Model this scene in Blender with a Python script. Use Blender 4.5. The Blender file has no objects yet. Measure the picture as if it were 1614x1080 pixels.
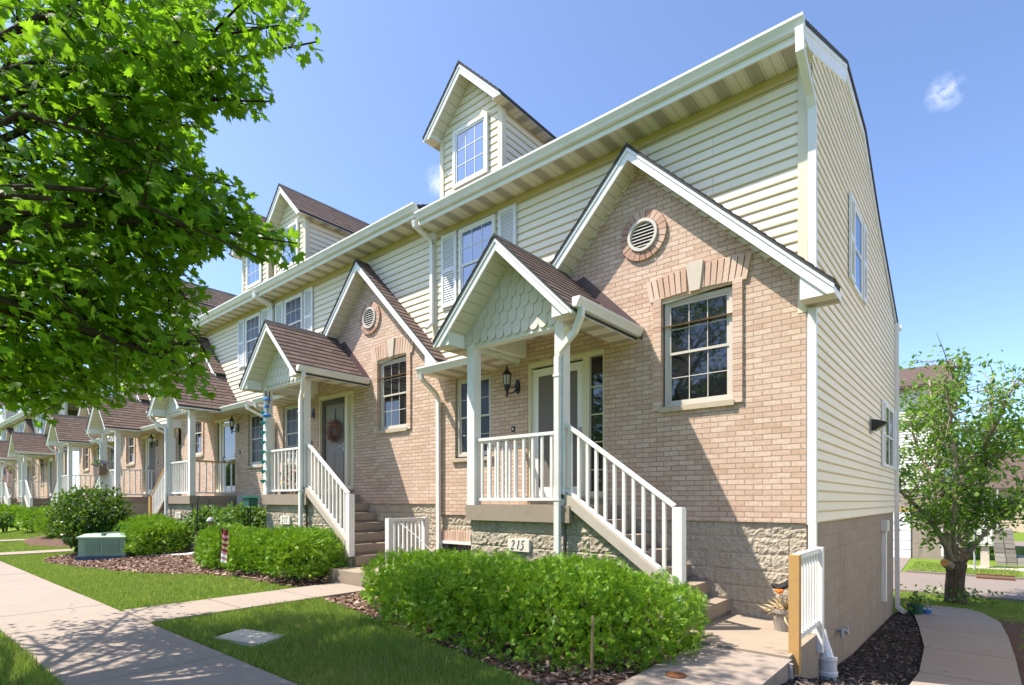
import bpy, math, random
import numpy as np
from mathutils import Vector, Matrix, noise
random.seed(7)
rng = np.random.default_rng(7)
R = math.radians
SC = bpy.context.scene
COL = SC.collection

# ------------------------------------------------------------------ camera, sky, sun, exposure
cd = bpy.data.cameras.new('camera')
cam = bpy.data.objects.new('camera', cd)
COL.objects.link(cam)
cam.location = (0, 0, 0)                      # eye level is z = 0; the pavement lies 1.47 m below
cam.rotation_euler = (R(90), 0, R(40.156))
cd.sensor_width = 36.0
cd.lens = 873.9 / 1614 * 36
cd.shift_y = (789.3 - 540) / 1614
cd.clip_start = 0.05
cd.clip_end = 2000
SC.camera = cam

SUN = Vector((-1.15, -1.0, 2.40)).normalized()
elev = math.asin(SUN.z)
azim = math.atan2(SUN.x, SUN.y)
W = bpy.data.worlds.new('World')
SC.world = W
W.use_nodes = True
nt = W.node_tree
nt.nodes.clear()
wo = nt.nodes.new('ShaderNodeOutputWorld')
bg = nt.nodes.new('ShaderNodeBackground')
sk = nt.nodes.new('ShaderNodeTexSky')
sk.sky_type = 'NISHITA'
sk.sun_disc = False
sk.sun_elevation = elev
sk.sun_rotation = azim
sk.altitude = 200
sk.air_density = 0.65
sk.dust_density = 1.0
sk.ozone_density = 6.0
bg.inputs['Strength'].default_value = 0.15
# two small fair-weather clouds, placed by compass direction
tc = nt.nodes.new('ShaderNodeTexCoord')
def wmath(op, a, b=None, clamp=False):
    n = nt.nodes.new('ShaderNodeMath'); n.operation = op; n.use_clamp = clamp
    for i, v in enumerate((a, b)):
        if v is None: continue
        if isinstance(v, (int, float)): n.inputs[i].default_value = v
        else: nt.links.new(v, n.inputs[i])
    return n.outputs[0]
nz = nt.nodes.new('ShaderNodeTexNoise')
nz.inputs['Scale'].default_value = 40
nz.inputs['Distortion'].default_value = 0.35
nz.inputs['Detail'].default_value = 7
nz.inputs['Roughness'].default_value = 0.62
nt.links.new(tc.outputs['Generated'], nz.inputs['Vector'])
def cloud(d, size):
    d = Vector(d).normalized()
    vm = nt.nodes.new('ShaderNodeVectorMath'); vm.operation = 'DISTANCE'
    nt.links.new(tc.outputs['Generated'], vm.inputs[0]); vm.inputs[1].default_value = d
    f = wmath('SUBTRACT', 1.0, wmath('DIVIDE', vm.outputs['Value'], size), True)
    return wmath('MULTIPLY', f, wmath('MULTIPLY', wmath('SUBTRACT', nz.outputs['Fac'], 0.40), 3.5), True)
def ray(u, v):
    a = (u - 806.6) / 873.9
    s, c = math.sin(R(40.156)), math.cos(R(40.156))
    return (a * c - s, a * s + c, (789.3 - v) / 873.9)
cf = wmath('ADD', cloud(ray(1490, 146), 0.023), wmath('MULTIPLY', cloud(ray(690, 285), 0.024), 0.55), True)
mx = nt.nodes.new('ShaderNodeMix'); mx.data_type = 'RGBA'
nt.links.new(wmath('MULTIPLY', cf, 0.42), mx.inputs['Factor'])
nt.links.new(sk.outputs[0], mx.inputs[6]); mx.inputs[7].default_value = (7.6, 7.6, 8.0, 1)
nt.links.new(mx.outputs[2], bg.inputs['Color'])
nt.links.new(bg.outputs[0], wo.inputs[0])

sd = bpy.data.lights.new('sun', 'SUN')
sd.energy = 3.3
sd.angle = R(0.55)
sd.color = (1.0, 0.955, 0.88)
sun = bpy.data.objects.new('sun', sd)
COL.objects.link(sun)
sun.location = SUN * 60
sun.rotation_euler = SUN.to_track_quat('Z', 'Y').to_euler()

SC.view_settings.view_transform = 'Standard'
SC.view_settings.look = 'None'
SC.view_settings.exposure = 1.45
SC.view_settings.gamma = 1.0
SC.view_settings.use_white_balance = True
SC.view_settings.white_balance_temperature = 7000
SC.view_settings.white_balance_tint = 11
SC.cycles.max_bounces = 8
SC.cycles.diffuse_bounces = 4
SC.cycles.transparent_max_bounces = 6
SC.cycles.caustics_reflective = False
SC.cycles.caustics_refractive = False

# ------------------------------------------------------------------ materials
MATS = {}
class NT:
    def __init__(s, name):
        m = bpy.data.materials.new(name); m.use_nodes = True
        s.m = m; s.t = m.node_tree; s.t.nodes.clear()
        s.out = s.n('ShaderNodeOutputMaterial')
        MATS[name] = m
    def n(s, typ, **kw):
        x = s.t.nodes.new(typ)
        for k, v in kw.items(): setattr(x, k, v)
        return x
    def l(s, a, b): s.t.links.new(a, b)
    def val(s, sock, v):
        if hasattr(v, 'links') or hasattr(v, 'is_output'): s.l(v, sock)
        else:
            if isinstance(v, tuple) and len(v) == 3 and sock.type == 'RGBA': v = (*v, 1)
            sock.default_value = v
    def bsdf(s, color, rough=0.7, spec=0.3, normal=None, metal=0.0):
        b = s.n('ShaderNodeBsdfPrincipled')
        s.val(b.inputs['Base Color'], color); s.val(b.inputs['Roughness'], rough)
        b.inputs['Specular IOR Level'].default_value = spec
        b.inputs['Metallic'].default_value = metal
        if normal is not None: s.l(normal, b.inputs['Normal'])
        s.l(b.outputs[0], s.out.inputs[0])
        return b
    def pos(s): return s.n('ShaderNodeNewGeometry').outputs['Position']
    def noise(s, vec, scale, detail=4, rough=0.55, out='Fac'):
        x = s.n('ShaderNodeTexNoise')
        x.inputs['Scale'].default_value = scale; x.inputs['Detail'].default_value = detail
        x.inputs['Roughness'].default_value = rough
        if vec is not None: s.l(vec, x.inputs['Vector'])
        return x.outputs[out]
    def ramp(s, fac, stops):
        x = s.n('ShaderNodeValToRGB'); e = x.color_ramp.elements
        while len(e) < len(stops): e.new(0.5)
        for i, (p, c) in enumerate(stops):
            e[i].position = p; e[i].color = (*c, 1) if len(c) == 3 else c
        s.l(fac, x.inputs[0]); return x.outputs[0]
    def mix(s, fac, a, b, mode='MIX'):
        x = s.n('ShaderNodeMix', data_type='RGBA', blend_type=mode)
        s.val(x.inputs[0], fac); s.val(x.inputs[6], a); s.val(x.inputs[7], b)
        return x.outputs[2]
    def math(s, op, a, b=0.0, c=None, clamp=False):
        x = s.n('ShaderNodeMath', operation=op, use_clamp=clamp)
        s.val(x.inputs[0], a); s.val(x.inputs[1], b)
        if c is not None: s.val(x.inputs[2], c)
        return x.outputs[0]
    def bump(s, h, strength=0.3, dist=0.01, normal=None):
        x = s.n('ShaderNodeBump'); x.inputs['Strength'].default_value = strength
        x.inputs['Distance'].default_value = dist; s.l(h, x.inputs['Height'])
        if normal is not None: s.l(normal, x.inputs['Normal'])
        return x.outputs[0]
    def wallvec(s):
        sp = s.n('ShaderNodeSeparateXYZ'); s.l(s.pos(), sp.inputs[0])
        cb = s.n('ShaderNodeCombineXYZ')
        s.l(s.math('ADD', sp.outputs[0], sp.outputs[1]), cb.inputs[0]); s.l(sp.outputs[2], cb.inputs[1])
        return cb.outputs[0], sp

def simple(name, color, rough=0.6, spec=0.35, var=0.12, scale=6, bump=0.0, metal=0.0, grime=0.0):
    t = NT(name); p = t.pos()
    f = t.noise(p, scale, 5)
    c = t.mix(f, tuple(v * (1 - var) for v in color), tuple(min(1, v * (1 + var * .6)) for v in color))
    if grime:
        g = t.ramp(t.noise(p, 2.3, 6, 0.7), [(0.45, (0, 0, 0)), (0.75, (1, 1, 1))])
        c = t.mix(t.math('MULTIPLY', g, grime), c, (0.30, 0.27, 0.22))
    nrm = t.bump(t.noise(p, scale * 12, 4), bump, 0.01) if bump else None
    t.bsdf(c, rough, spec, nrm, metal)
    return t.m

def mat_brick():
    t = NT('brick'); v, sp = t.wallvec(); p = t.pos()
    b = t.n('ShaderNodeTexBrick'); b.offset = 0.5
    b.inputs['Scale'].default_value = 1.0
    b.inputs['Brick Width'].default_value = 0.2135; b.inputs['Row Height'].default_value = 0.0677
    b.inputs['Mortar Size'].default_value = 0.006; b.inputs['Mortar Smooth'].default_value = 0.15
    b.inputs['Bias'].default_value = -0.1
    b.inputs['Color1'].default_value = (0.72, 0.54, 0.425, 1); b.inputs['Color2'].default_value = (0.545, 0.355, 0.255, 1)
    b.inputs['Mortar'].default_value = (0.29, 0.245, 0.205, 1)  # mortar darkened: raked shadow in the joints is put into its colour
    # waver the courses by a few millimetres
    nv = t.noise(p, 5, 2, out='Color')
    vm = t.n('ShaderNodeVectorMath', operation='MULTIPLY_ADD'); t.l(nv, vm.inputs[0]); vm.inputs[1].default_value = (0.006, 0.006, 0); t.l(v, vm.inputs[2])
    t.l(vm.outputs[0], b.inputs['Vector'])
    n1 = t.noise(p, 28, 6, 0.7)
    n2 = t.noise(p, 1.1, 4)
    c = t.mix(t.ramp(n1, [(0.32, (1, 1, 1)), (0.62, (0, 0, 0))]), b.outputs['Color'], t.mix(0.5, b.outputs['Color'], (0.36, 0.23, 0.16)))
    c = t.mix(t.math('MULTIPLY', t.ramp(n2, [(0.35, (0, 0, 0)), (0.7, (1, 1, 1))]), 0.28), c, (0.60, 0.46, 0.36))
    h = t.math('ADD', t.math('MULTIPLY', b.outputs['Fac'], -1.0), t.math('MULTIPLY', t.noise(p, 60, 5, 0.7), 0.8))
    t.bsdf(c, 0.88, 0.2, t.bump(h, 0.75, 0.008))
def mat_brick_trim():
    t = NT('brick_trim'); g = t.n('ShaderNodeNewGeometry')
    c = t.ramp(g.outputs['Random Per Island'], [(0, (0.54, 0.36, 0.27)), (0.3, (0.68, 0.50, 0.39)), (0.6, (0.73, 0.57, 0.46)), (1, (0.58, 0.38, 0.28))])
    n1 = t.noise(g.outputs['Position'], 40, 5, 0.7)
    c = t.mix(t.math('MULTIPLY', n1, 0.45), c, (0.33, 0.22, 0.16))
    t.bsdf(c, 0.88, 0.2, t.bump(n1, 0.6, 0.008))
def mat_brick_ring():
    mat_random('brick_ring', [(0, (0.38, 0.22, 0.16)), (0.5, (0.48, 0.31, 0.235)), (1, (0.60, 0.42, 0.33))])
def mat_block(name, rough_face, c1, c2, scale_bump):
    t = NT(name); v, sp = t.wallvec(); p = t.pos()
    b = t.n('ShaderNodeTexBrick'); b.offset = 0.5
    b.inputs['Scale'].default_value = 1.0; b.inputs['Brick Width'].default_value = 0.406; b.inputs['Row Height'].default_value = 0.203
    b.inputs['Mortar Size'].default_value = 0.005; b.inputs['Mortar Smooth'].default_value = 0.2
    b.inputs['Color1'].default_value = (*c1, 1); b.inputs['Color2'].default_value = (*c2, 1)
    b.inputs['Mortar'].default_value = tuple((0.82 if rough_face else 0.88) * x for x in c1) + (1,)
    ad = t.n('ShaderNodeVectorMath', operation='ADD'); t.l(v, ad.inputs[0]); ad.inputs[1].default_value = (0.11, 0.25 + 0.812, 0)
    t.l(ad.outputs[0], b.inputs['Vector'])
    n1 = t.noise(p, 55, 6, 0.75); n2 = t.noise(p, 2.2, 5)
    c = t.mix(t.ramp(n1, [(0.36, (0.8, 0.8, 0.8)), (0.56, (0, 0, 0))]), b.outputs['Color'], tuple(0.62 * x for x in c1))
    c = t.mix(t.math('MULTIPLY', n2, 0.35), c, tuple(1.15 * x for x in c2))
    # rain streaks: vertical soft bands of grime
    mp = t.n('ShaderNodeMapping'); mp.inputs['Scale'].default_value = (5, 5, 0.35); t.l(p, mp.inputs[0])
    st = t.ramp(t.noise(mp.outputs[0], 1.0, 5, 0.7), [(0.56, (0, 0, 0)), (0.72, (1, 1, 1))])
    c = t.mix(t.math('MULTIPLY', st, 0.38 if rough_face else 0.6), c, (0.13, 0.115, 0.10))
    h = t.math('ADD', t.math('MULTIPLY', b.outputs['Fac'], -0.6 if rough_face else -0.25), t.math('MULTIPLY', n1, scale_bump))
    t.bsdf(c, 0.93, 0.1, t.bump(h, 0.8, 0.012))
def mat_shingle():
    t = NT('shingle')
    uv = t.n('ShaderNodeUVMap').outputs[0]
    b = t.n('ShaderNodeTexBrick'); b.offset = 0.37; b.offset_frequency = 2; b.squash = 1.5; b.squash_frequency = 3
    b.inputs['Scale'].default_value = 1.0; b.inputs['Brick Width'].default_value = 0.21; b.inputs['Row Height'].default_value = 0.14
    b.inputs['Mortar Size'].default_value = 0.003; b.inputs['Bias'].default_value = 0.0
    b.inputs['Color1'].default_value = (0.205, 0.152, 0.130, 1); b.inputs['Color2'].default_value = (0.095, 0.068, 0.059, 1); b.inputs['Mortar'].default_value = (0.05, 0.035, 0.03, 1)
    t.l(uv, b.inputs['Vector'])
    p = t.pos(); n1 = t.noise(p, 160, 3, 0.7); n2 = t.noise(p, 1.6, 4)
    c = t.mix(t.math('MULTIPLY', n1, 0.55), b.outputs['Color'], (0.25, 0.19, 0.165))
    c = t.mix(t.math('MULTIPLY', n2, 0.4), c, (0.15, 0.105, 0.09))
    t.bsdf(c, 0.95, 0.08, t.bump(t.math('ADD', n1, t.math('MULTIPLY', b.outputs['Fac'], -1)), 0.6, 0.006))
def mat_siding():
    t = NT('siding'); p = t.pos()
    mp = t.n('ShaderNodeMapping'); mp.inputs['Scale'].default_value = (0.6, 0.6, 5); t.l(p, mp.inputs[0])
    n = t.noise(mp.outputs[0], 3, 5)
    c = t.mix(n, (0.80, 0.725, 0.575), (0.88, 0.81, 0.675))
    mp2 = t.n('ShaderNodeMapping'); mp2.inputs['Scale'].default_value = (3.0, 3.0, 0.5); t.l(p, mp2.inputs[0])
    g = t.ramp(t.noise(mp2.outputs[0], 1.2, 6, 0.7), [(0.58, (0, 0, 0)), (0.8, (1, 1, 1))])
    c = t.mix(t.math('MULTIPLY', g, 0.22), c, (0.42, 0.36, 0.27))
    wv, _ = t.wallvec(); ad = t.n('ShaderNodeVectorMath', operation='ADD'); t.l(wv, ad.inputs[0]); ad.inputs[1].default_value = (1.3, -2.42 + 12.7, 0)
    bk = t.n('ShaderNodeTexBrick'); bk.offset = .41; bk.offset_frequency = 2; bk.inputs['Scale'].default_value = 1; bk.inputs['Brick Width'].default_value = 3.66; bk.inputs['Row Height'].default_value = .254
    bk.inputs['Mortar Size'].default_value = .0025; bk.inputs['Color1'].default_value = (1, 1, 1, 1); bk.inputs['Color2'].default_value = (.93, .93, .93, 1); bk.inputs['Mortar'].default_value = (.55, .52, .47, 1)
    t.l(ad.outputs[0], bk.inputs['Vector']); c = t.mix(1.0, c, bk.outputs['Color'], 'MULTIPLY')
    t.bsdf(c, 0.55, 0.3, t.bump(t.noise(mp.outputs[0], 40, 3), 0.12, 0.004))
def mat_soffit():
    # vinyl soffit: pairs of plain ribs, then a pair of perforated (darker) ribs
    t = NT('soffit'); uv = t.n('ShaderNodeUVMap').outputs[0]
    sp = t.n('ShaderNodeSeparateXYZ'); t.l(uv, sp.inputs[0])
    u = t.math('FRACT', t.math('DIVIDE', sp.outputs[0], 0.40))
    band = t.math('MULTIPLY', t.math('GREATER_THAN', u, 0.5), t.math('LESS_THAN', t.math('ABSOLUTE', t.math('SUBTRACT', u, 0.75)), 0.20))
    rib = t.math('ABSOLUTE', t.math('SUBTRACT', t.math('FRACT', t.math('DIVIDE', sp.outputs[0], 0.10)), 0.5))
    groove = t.math('GREATER_THAN', rib, 0.44)
    c = t.mix(t.noise(t.pos(), 3, 4), (0.60, 0.55, 0.45), (0.70, 0.66, 0.56))
    c = t.mix(t.math('MULTIPLY', band, 0.75), c, (0.30, 0.265, 0.20))
    c = t.mix(t.math('MULTIPLY', groove, 0.55), c, (0.30, 0.26, 0.2))
    t.bsdf(c, 0.6, 0.25, t.bump(groove, -0.5, 0.006))
def mat_lines(name, base, line, pitch):
    # plain sheet with folded lines along u
    t = NT(name); uv = t.n('ShaderNodeUVMap').outputs[0]
    sp = t.n('ShaderNodeSeparateXYZ'); t.l(uv, sp.inputs[0])
    rib = t.math('ABSOLUTE', t.math('SUBTRACT', t.math('FRACT', t.math('DIVIDE', sp.outputs[0], pitch)), 0.5))
    g = t.math('GREATER_THAN', rib, 0.455)
    c = t.mix(t.math('MULTIPLY', g, 0.75), t.mix(t.noise(t.pos(), 4, 4), tuple(x * .93 for x in base), base), line)
    t.bsdf(c, 0.6, 0.25, t.bump(g, -0.6, 0.006))
def mat_concrete(name, c1, c2, grain=0.35):
    t = NT(name); p = t.pos()
    n1 = t.noise(p, 0.9, 6, 0.65); n2 = t.noise(p, 90, 4, 0.8); n3 = t.noise(p, 7, 5, 0.6)
    c = t.mix(n1, c1, c2)
    c = t.mix(t.math('MULTIPLY', t.ramp(n2, [(0.35, (1, 1, 1)), (0.55, (0, 0, 0))]), grain), c, tuple(0.55 * x for x in c1))
    c = t.mix(t.math('MULTIPLY', t.ramp(n3, [(0.5, (0, 0, 0)), (0.75, (1, 1, 1))]), 0.30), c, tuple(0.72 * x for x in c1))
    v = t.n('ShaderNodeTexVoronoi', feature='DISTANCE_TO_EDGE'); v.inputs['Scale'].default_value = 0.55
    vm = t.n('ShaderNodeVectorMath', operation='MULTIPLY_ADD'); t.l(t.noise(p, 2.5, 4, out='Color'), vm.inputs[0]); vm.inputs[1].default_value = (0.5, 0.5, 0.5); t.l(p, vm.inputs[2])
    t.l(vm.outputs[0], v.inputs['Vector'])
    crack = t.ramp(v.outputs['Distance'], [(0.0, (1, 1, 1)), (0.0045, (0, 0, 0))])
    gate = t.ramp(t.noise(p, 0.35, 2), [(0.55, (0, 0, 0)), (0.60, (1, 1, 1))])
    c = t.mix(t.math('MULTIPLY', t.math('MULTIPLY', crack, gate), 0.7), c, tuple(0.3 * x for x in c1))
    spot = t.ramp(t.noise(p, 3.3, 7, 0.75), [(0.60, (0, 0, 0)), (0.68, (1, 1, 1))])
    c = t.mix(t.math('MULTIPLY', spot, 0.22), c, tuple(0.5 * x for x in c1))
    t.bsdf(c, 0.9, 0.15, t.bump(n2, 0.25, 0.004))
def mat_leaf(name, stops, trans=0.45, rough=0.5, tcol=None):
    t = NT(name); g = t.n('ShaderNodeNewGeometry')
    c = t.ramp(g.outputs['Random Per Island'], stops)
    if name == 'grass_blade': c = t.mix(t.math('MULTIPLY', t.ramp(t.noise(g.outputs['Position'], 1.1, 5, 0.6), [(0.45, (0, 0, 0)), (0.75, (1, 1, 1))]), 0.75), c, (0.40, 0.36, 0.12))
    else: c = t.mix(t.math('MULTIPLY', t.noise(g.outputs['Position'], 1.3, 3), 0.35), c, stops[0][1])
    b = t.bsdf(c, rough, 0.35)
    tr = t.n('ShaderNodeBsdfTranslucent')
    t.l(t.mix(0.65, c, tcol or (0.22, 0.38, 0.03)), tr.inputs[0])
    m = t.n('ShaderNodeMixShader'); m.inputs[0].default_value = trans
    t.l(b.outputs[0], m.inputs[1]); t.l(tr.outputs[0], m.inputs[2]); t.l(m.outputs[0], t.out.inputs[0])
def mat_glass(name, base, wav=0.02, rough=0.03):
    t = NT(name); p = t.pos()
    b = t.bsdf(base, rough, 0.9, t.bump(t.noise(p, 3.0, 3), wav, 0.05))
    b.inputs['IOR'].default_value = 1.55
def mat_bark(name, a, b):
    t = NT(name); p = t.pos()
    mp = t.n('ShaderNodeMapping'); mp.inputs['Scale'].default_value = (9, 9, 1.8); t.l(p, mp.inputs[0])
    n = t.noise(mp.outputs[0], 2.2, 6, 0.7)
    t.bsdf(t.ramp(n, [(0.35, a), (0.65, b)]), 0.95, 0.1, t.bump(n, 0.9, 0.03))
def mat_random(name, stops, rough=0.9):
    t = NT(name); g = t.n('ShaderNodeNewGeometry')
    t.bsdf(t.ramp(g.outputs['Random Per Island'], stops), rough, 0.1)
def mat_ground(name, stops, scale, bump=0.6, dist=0.02):
    t = NT(name); p = t.pos()
    n = t.math('ADD', t.math('MULTIPLY', t.noise(p, scale, 8, 0.75), 0.7), t.math('MULTIPLY', t.noise(p, scale / 14, 4), 0.3))
    t.bsdf(t.ramp(n, stops), 0.95, 0.05, t.bump(t.noise(p, scale * 1.5, 6, 0.8), bump, dist))

mat_brick(); mat_brick_trim()
mat_brick_ring()
mat_block('split_block', True, (0.43, 0.365, 0.28), (0.51, 0.445, 0.35), 1.0)
mat_block('smooth_block', False, (0.32, 0.265, 0.22), (0.365, 0.31, 0.26), 0.5)
mat_shingle(); mat_siding(); mat_soffit()
mat_lines('gable_soffit', (0.66, 0.62, 0.53), (0.36, 0.31, 0.24), 0.16)
mat_concrete('concrete', (0.31, 0.255, 0.215), (0.37, 0.31, 0.265))
mat_concrete('step_concrete', (0.31, 0.25, 0.195), (0.38, 0.315, 0.25), 0.5)
mat_concrete('road_concrete', (0.21, 0.175, 0.155), (0.26, 0.22, 0.195), 0.2)
simple('white_trim', (0.80, 0.80, 0.785), 0.45, 0.4, 0.06, 4, 0.0, 0, 0.10)
simple('window_beige', (0.56, 0.52, 0.46), 0.45, 0.35, 0.06, 4)
simple('white_paint', (0.78, 0.775, 0.75), 0.55, 0.35, 0.08, 7, 0.15, 0, 0.22)
simple('gutter_metal', (0.74, 0.735, 0.71), 0.35, 0.5, 0.07, 3, 0.0, 0, 0.20)
simple('cream_trim', (0.70, 0.635, 0.47), 0.5, 0.35, 0.06, 4)
simple('frieze', (0.56, 0.455, 0.25), 0.5, 0.3, 0.08, 4)
simple('siding_lip_bounce', (0.58, 0.46, 0.245), 0.6, 0.25, 0.2, 3)  # ochre paints in the warm light bounced under each board
simple('scallop_paint', (0.68, 0.645, 0.575), 0.55, 0.3, 0.07, 6)
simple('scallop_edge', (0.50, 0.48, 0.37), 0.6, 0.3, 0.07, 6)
simple('shutter_paint', (0.72, 0.735, 0.76), 0.5, 0.35, 0.06, 5)
simple('flashing', (0.10, 0.062, 0.062), 0.45, 0.4, 0.15, 5)
simple('shingle_edge', (0.075, 0.072, 0.075), 0.85, 0.15, 0.25, 8)
simple('stone', (0.57, 0.50, 0.41), 0.85, 0.15, 0.1, 12, 0.2)
simple('plate_stone', (0.74, 0.69, 0.60), 0.85, 0.15, 0.06, 14, 0.1)
simple('sill_stone', (0.50, 0.42, 0.32), 0.9, 0.1, 0.15, 12, 0.2)
simple('black_iron', (0.012, 0.012, 0.013), 0.4, 0.5, 0.1, 6)
simple('grey_metal', (0.40, 0.41, 0.42), 0.45, 0.5, 0.1, 6)
simple('lamp_glass', (0.45, 0.45, 0.43), 0.15, 0.6, 0.05)
simple('door_taupe', (0.235, 0.205, 0.18), 0.5, 0.35, 0.05)
simple('door_dark', (0.10, 0.085, 0.075), 0.5, 0.35, 0.05)
simple('screen', (0.175, 0.155, 0.145), 0.7, 0.3, 0.06, 2)
simple('raw_wood', (0.52, 0.305, 0.115), 0.7, 0.25, 0.18, 9, 0.2)
simple('old_wood', (0.34, 0.235, 0.145), 0.85, 0.15, 0.25, 12, 0.3)
simple('stringer_paint', (0.50, 0.435, 0.365), 0.75, 0.2, 0.12, 6, 0.2, 0, 0.2)
simple('digit_black', (0.02, 0.02, 0.02), 0.6, 0.2, 0.0)
simple('rust', (0.16, 0.065, 0.03), 0.85, 0.2, 0.3, 30, 0.3)
simple('transformer_green', (0.27, 0.40, 0.29), 0.5, 0.35, 0.06, 3, 0, 0, 0.12)
simple('dark_green', (0.018, 0.10, 0.075), 0.5, 0.35, 0.1, 4)
simple('pad_blue', (0.075, 0.105, 0.155), 0.8, 0.2, 0.15, 6)
simple('teal', (0.03, 0.32, 0.33), 0.4, 0.4, 0.1, 6)
simple('blue', (0.03, 0.17, 0.46), 0.35, 0.5, 0.1, 6)
simple('pvc_teal', (0.30, 0.50, 0.43), 0.5, 0.35, 0.1, 8, 0, 0, 0.15)
simple('pvc_white', (0.72, 0.70, 0.66), 0.5, 0.35, 0.1, 8, 0, 0, 0.3)
simple('flag_white', (0.78, 0.78, 0.78), 0.8, 0.1, 0.03)
simple('flag_red', (0.50, 0.025, 0.05), 0.8, 0.1, 0.05)
simple('flag_navy', (0.018, 0.032, 0.14), 0.8, 0.1, 0.05)
simple('maroon', (0.17, 0.03, 0.035), 0.8, 0.1, 0.1)
simple('pink', (0.52, 0.22, 0.32), 0.8, 0.1, 0.1)
simple('tan', (0.42, 0.33, 0.20), 0.8, 0.1, 0.1)
simple('orange', (0.75, 0.16, 0.02), 0.5, 0.3, 0.1)
simple('petal_red', (0.62, 0.02, 0.03), 0.6, 0.2, 0.15)
simple('petal_yellow', (0.80, 0.55, 0.03), 0.6, 0.2, 0.15)
simple('petal_purple', (0.20, 0.08, 0.42), 0.6, 0.2, 0.15)
simple('planter_brown', (0.18, 0.13, 0.105), 0.7, 0.2, 0.1)
simple('pot_plastic', (0.30, 0.27, 0.245), 0.6, 0.3, 0.1)
simple('garage_white', (0.72, 0.73, 0.75), 0.5, 0.3, 0.04)
simple('far_siding', (0.74, 0.71, 0.67), 0.6, 0.3, 0.06)
simple('mailbox_grey', (0.66, 0.655, 0.62), 0.45, 0.4, 0.05)
simple('wreath_twig', (0.30, 0.15, 0.13), 0.85, 0.1, 0.2)
simple('cut_wood', (0.60, 0.30, 0.10), 0.8, 0.15, 0.15, 20)
simple('rubber_strip', (0.82, 0.82, 0.82), 0.5, 0.3, 0.0)
mat_glass('glass_dark', (0.012, 0.013, 0.016))
mat_glass('glass_painted_sky', (0.04, 0.13, 0.33), 0.03)  # blue base colour paints in the reflection of the sky
MATS['glass_painted_sky'].node_tree.nodes['Principled BSDF'].inputs['IOR'].default_value = 2.2
mat_glass('glass_screen', (0.03, 0.031, 0.035), 0.02, 0.32)
MATS['glass_screen'].node_tree.nodes['Principled BSDF'].inputs['Specular IOR Level'].default_value = 0.35
mat_glass('glass_door', (0.02, 0.025, 0.02))
mat_leaf('maple_leaf', [(0, (0.045, 0.125, 0.010)), (0.5, (0.075, 0.19, 0.015)), (0.85, (0.12, 0.26, 0.022)), (1, (0.24, 0.33, 0.04))], 0.64, 0.5, (0.29, 0.58, 0.02))
mat_leaf('yew_needle', [(0, (0.045, 0.13, 0.010)), (0.4, (0.13, 0.31, 0.018)), (0.8, (0.28, 0.50, 0.03)), (1, (0.46, 0.62, 0.07))], 0.24, 0.5, (0.34, 0.56, 0.03))
mat_leaf('shrub_leaf', [(0, (0.020, 0.06, 0.010)), (0.6, (0.05, 0.13, 0.015)), (0.95, (0.10, 0.20, 0.025)), (1, (0.20, 0.11, 0.04))], 0.3, 0.35)
mat_leaf('light_shrub_leaf', [(0, (0.05, 0.13, 0.02)), (0.6, (0.10, 0.22, 0.035)), (1, (0.26, 0.36, 0.12))], 0.3, 0.4)
mat_leaf('far_leaf', [(0, (0.045, 0.11, 0.018)), (0.55, (0.13, 0.27, 0.04)), (1, (0.30, 0.45, 0.10))], 0.5, 0.45, (0.26, 0.46, 0.03))
mat_leaf('grass_blade', [(0, (0.115, 0.20, 0.030)), (0.5, (0.20, 0.315, 0.050)), (0.85, (0.29, 0.39, 0.085)), (1, (0.44, 0.42, 0.19))], 0.36, 0.55, (0.34, 0.48, 0.06))
mat_bark('bark_dark', (0.035, 0.026, 0.02), (0.085, 0.062, 0.046))
mat_bark('bark_grey', (0.19, 0.15, 0.12), (0.42, 0.34, 0.28))
mat_bark('bark_trunk', (0.06, 0.045, 0.035), (0.16, 0.12, 0.09))
mat_random('mulch_chip', [(0, (0.13, 0.075, 0.055)), (0.5, (0.26, 0.165, 0.125)), (0.85, (0.40, 0.28, 0.22)), (1, (0.55, 0.43, 0.36))])
mat_random('dark_mulch_chip', [(0, (0.035, 0.029, 0.026)), (0.6, (0.095, 0.077, 0.069)), (0.93, (0.16, 0.13, 0.115)), (1, (0.30, 0.22, 0.17))])
mat_random('straw', [(0, (0.30, 0.20, 0.10)), (1, (0.58, 0.45, 0.27))])
mat_random('retaining_stone', [(0, (0.20, 0.18, 0.16)), (1, (0.38, 0.35, 0.31))])
mat_ground('lawn_soil', [(0.3, (0.075, 0.12, 0.02)), (0.55, (0.15, 0.23, 0.035)), (0.75, (0.22, 0.27, 0.06))], 30)
mat_ground('mulch_soil', [(0.3, (0.08, 0.05, 0.038)), (0.55, (0.18, 0.115, 0.088)), (0.75, (0.30, 0.205, 0.16))], 55, 1.0, 0.03)
mat_ground('dark_soil', [(0.3, (0.032, 0.027, 0.024)), (0.6, (0.08, 0.066, 0.06)), (0.8, (0.13, 0.108, 0.098))], 60, 1.0, 0.03)

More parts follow.
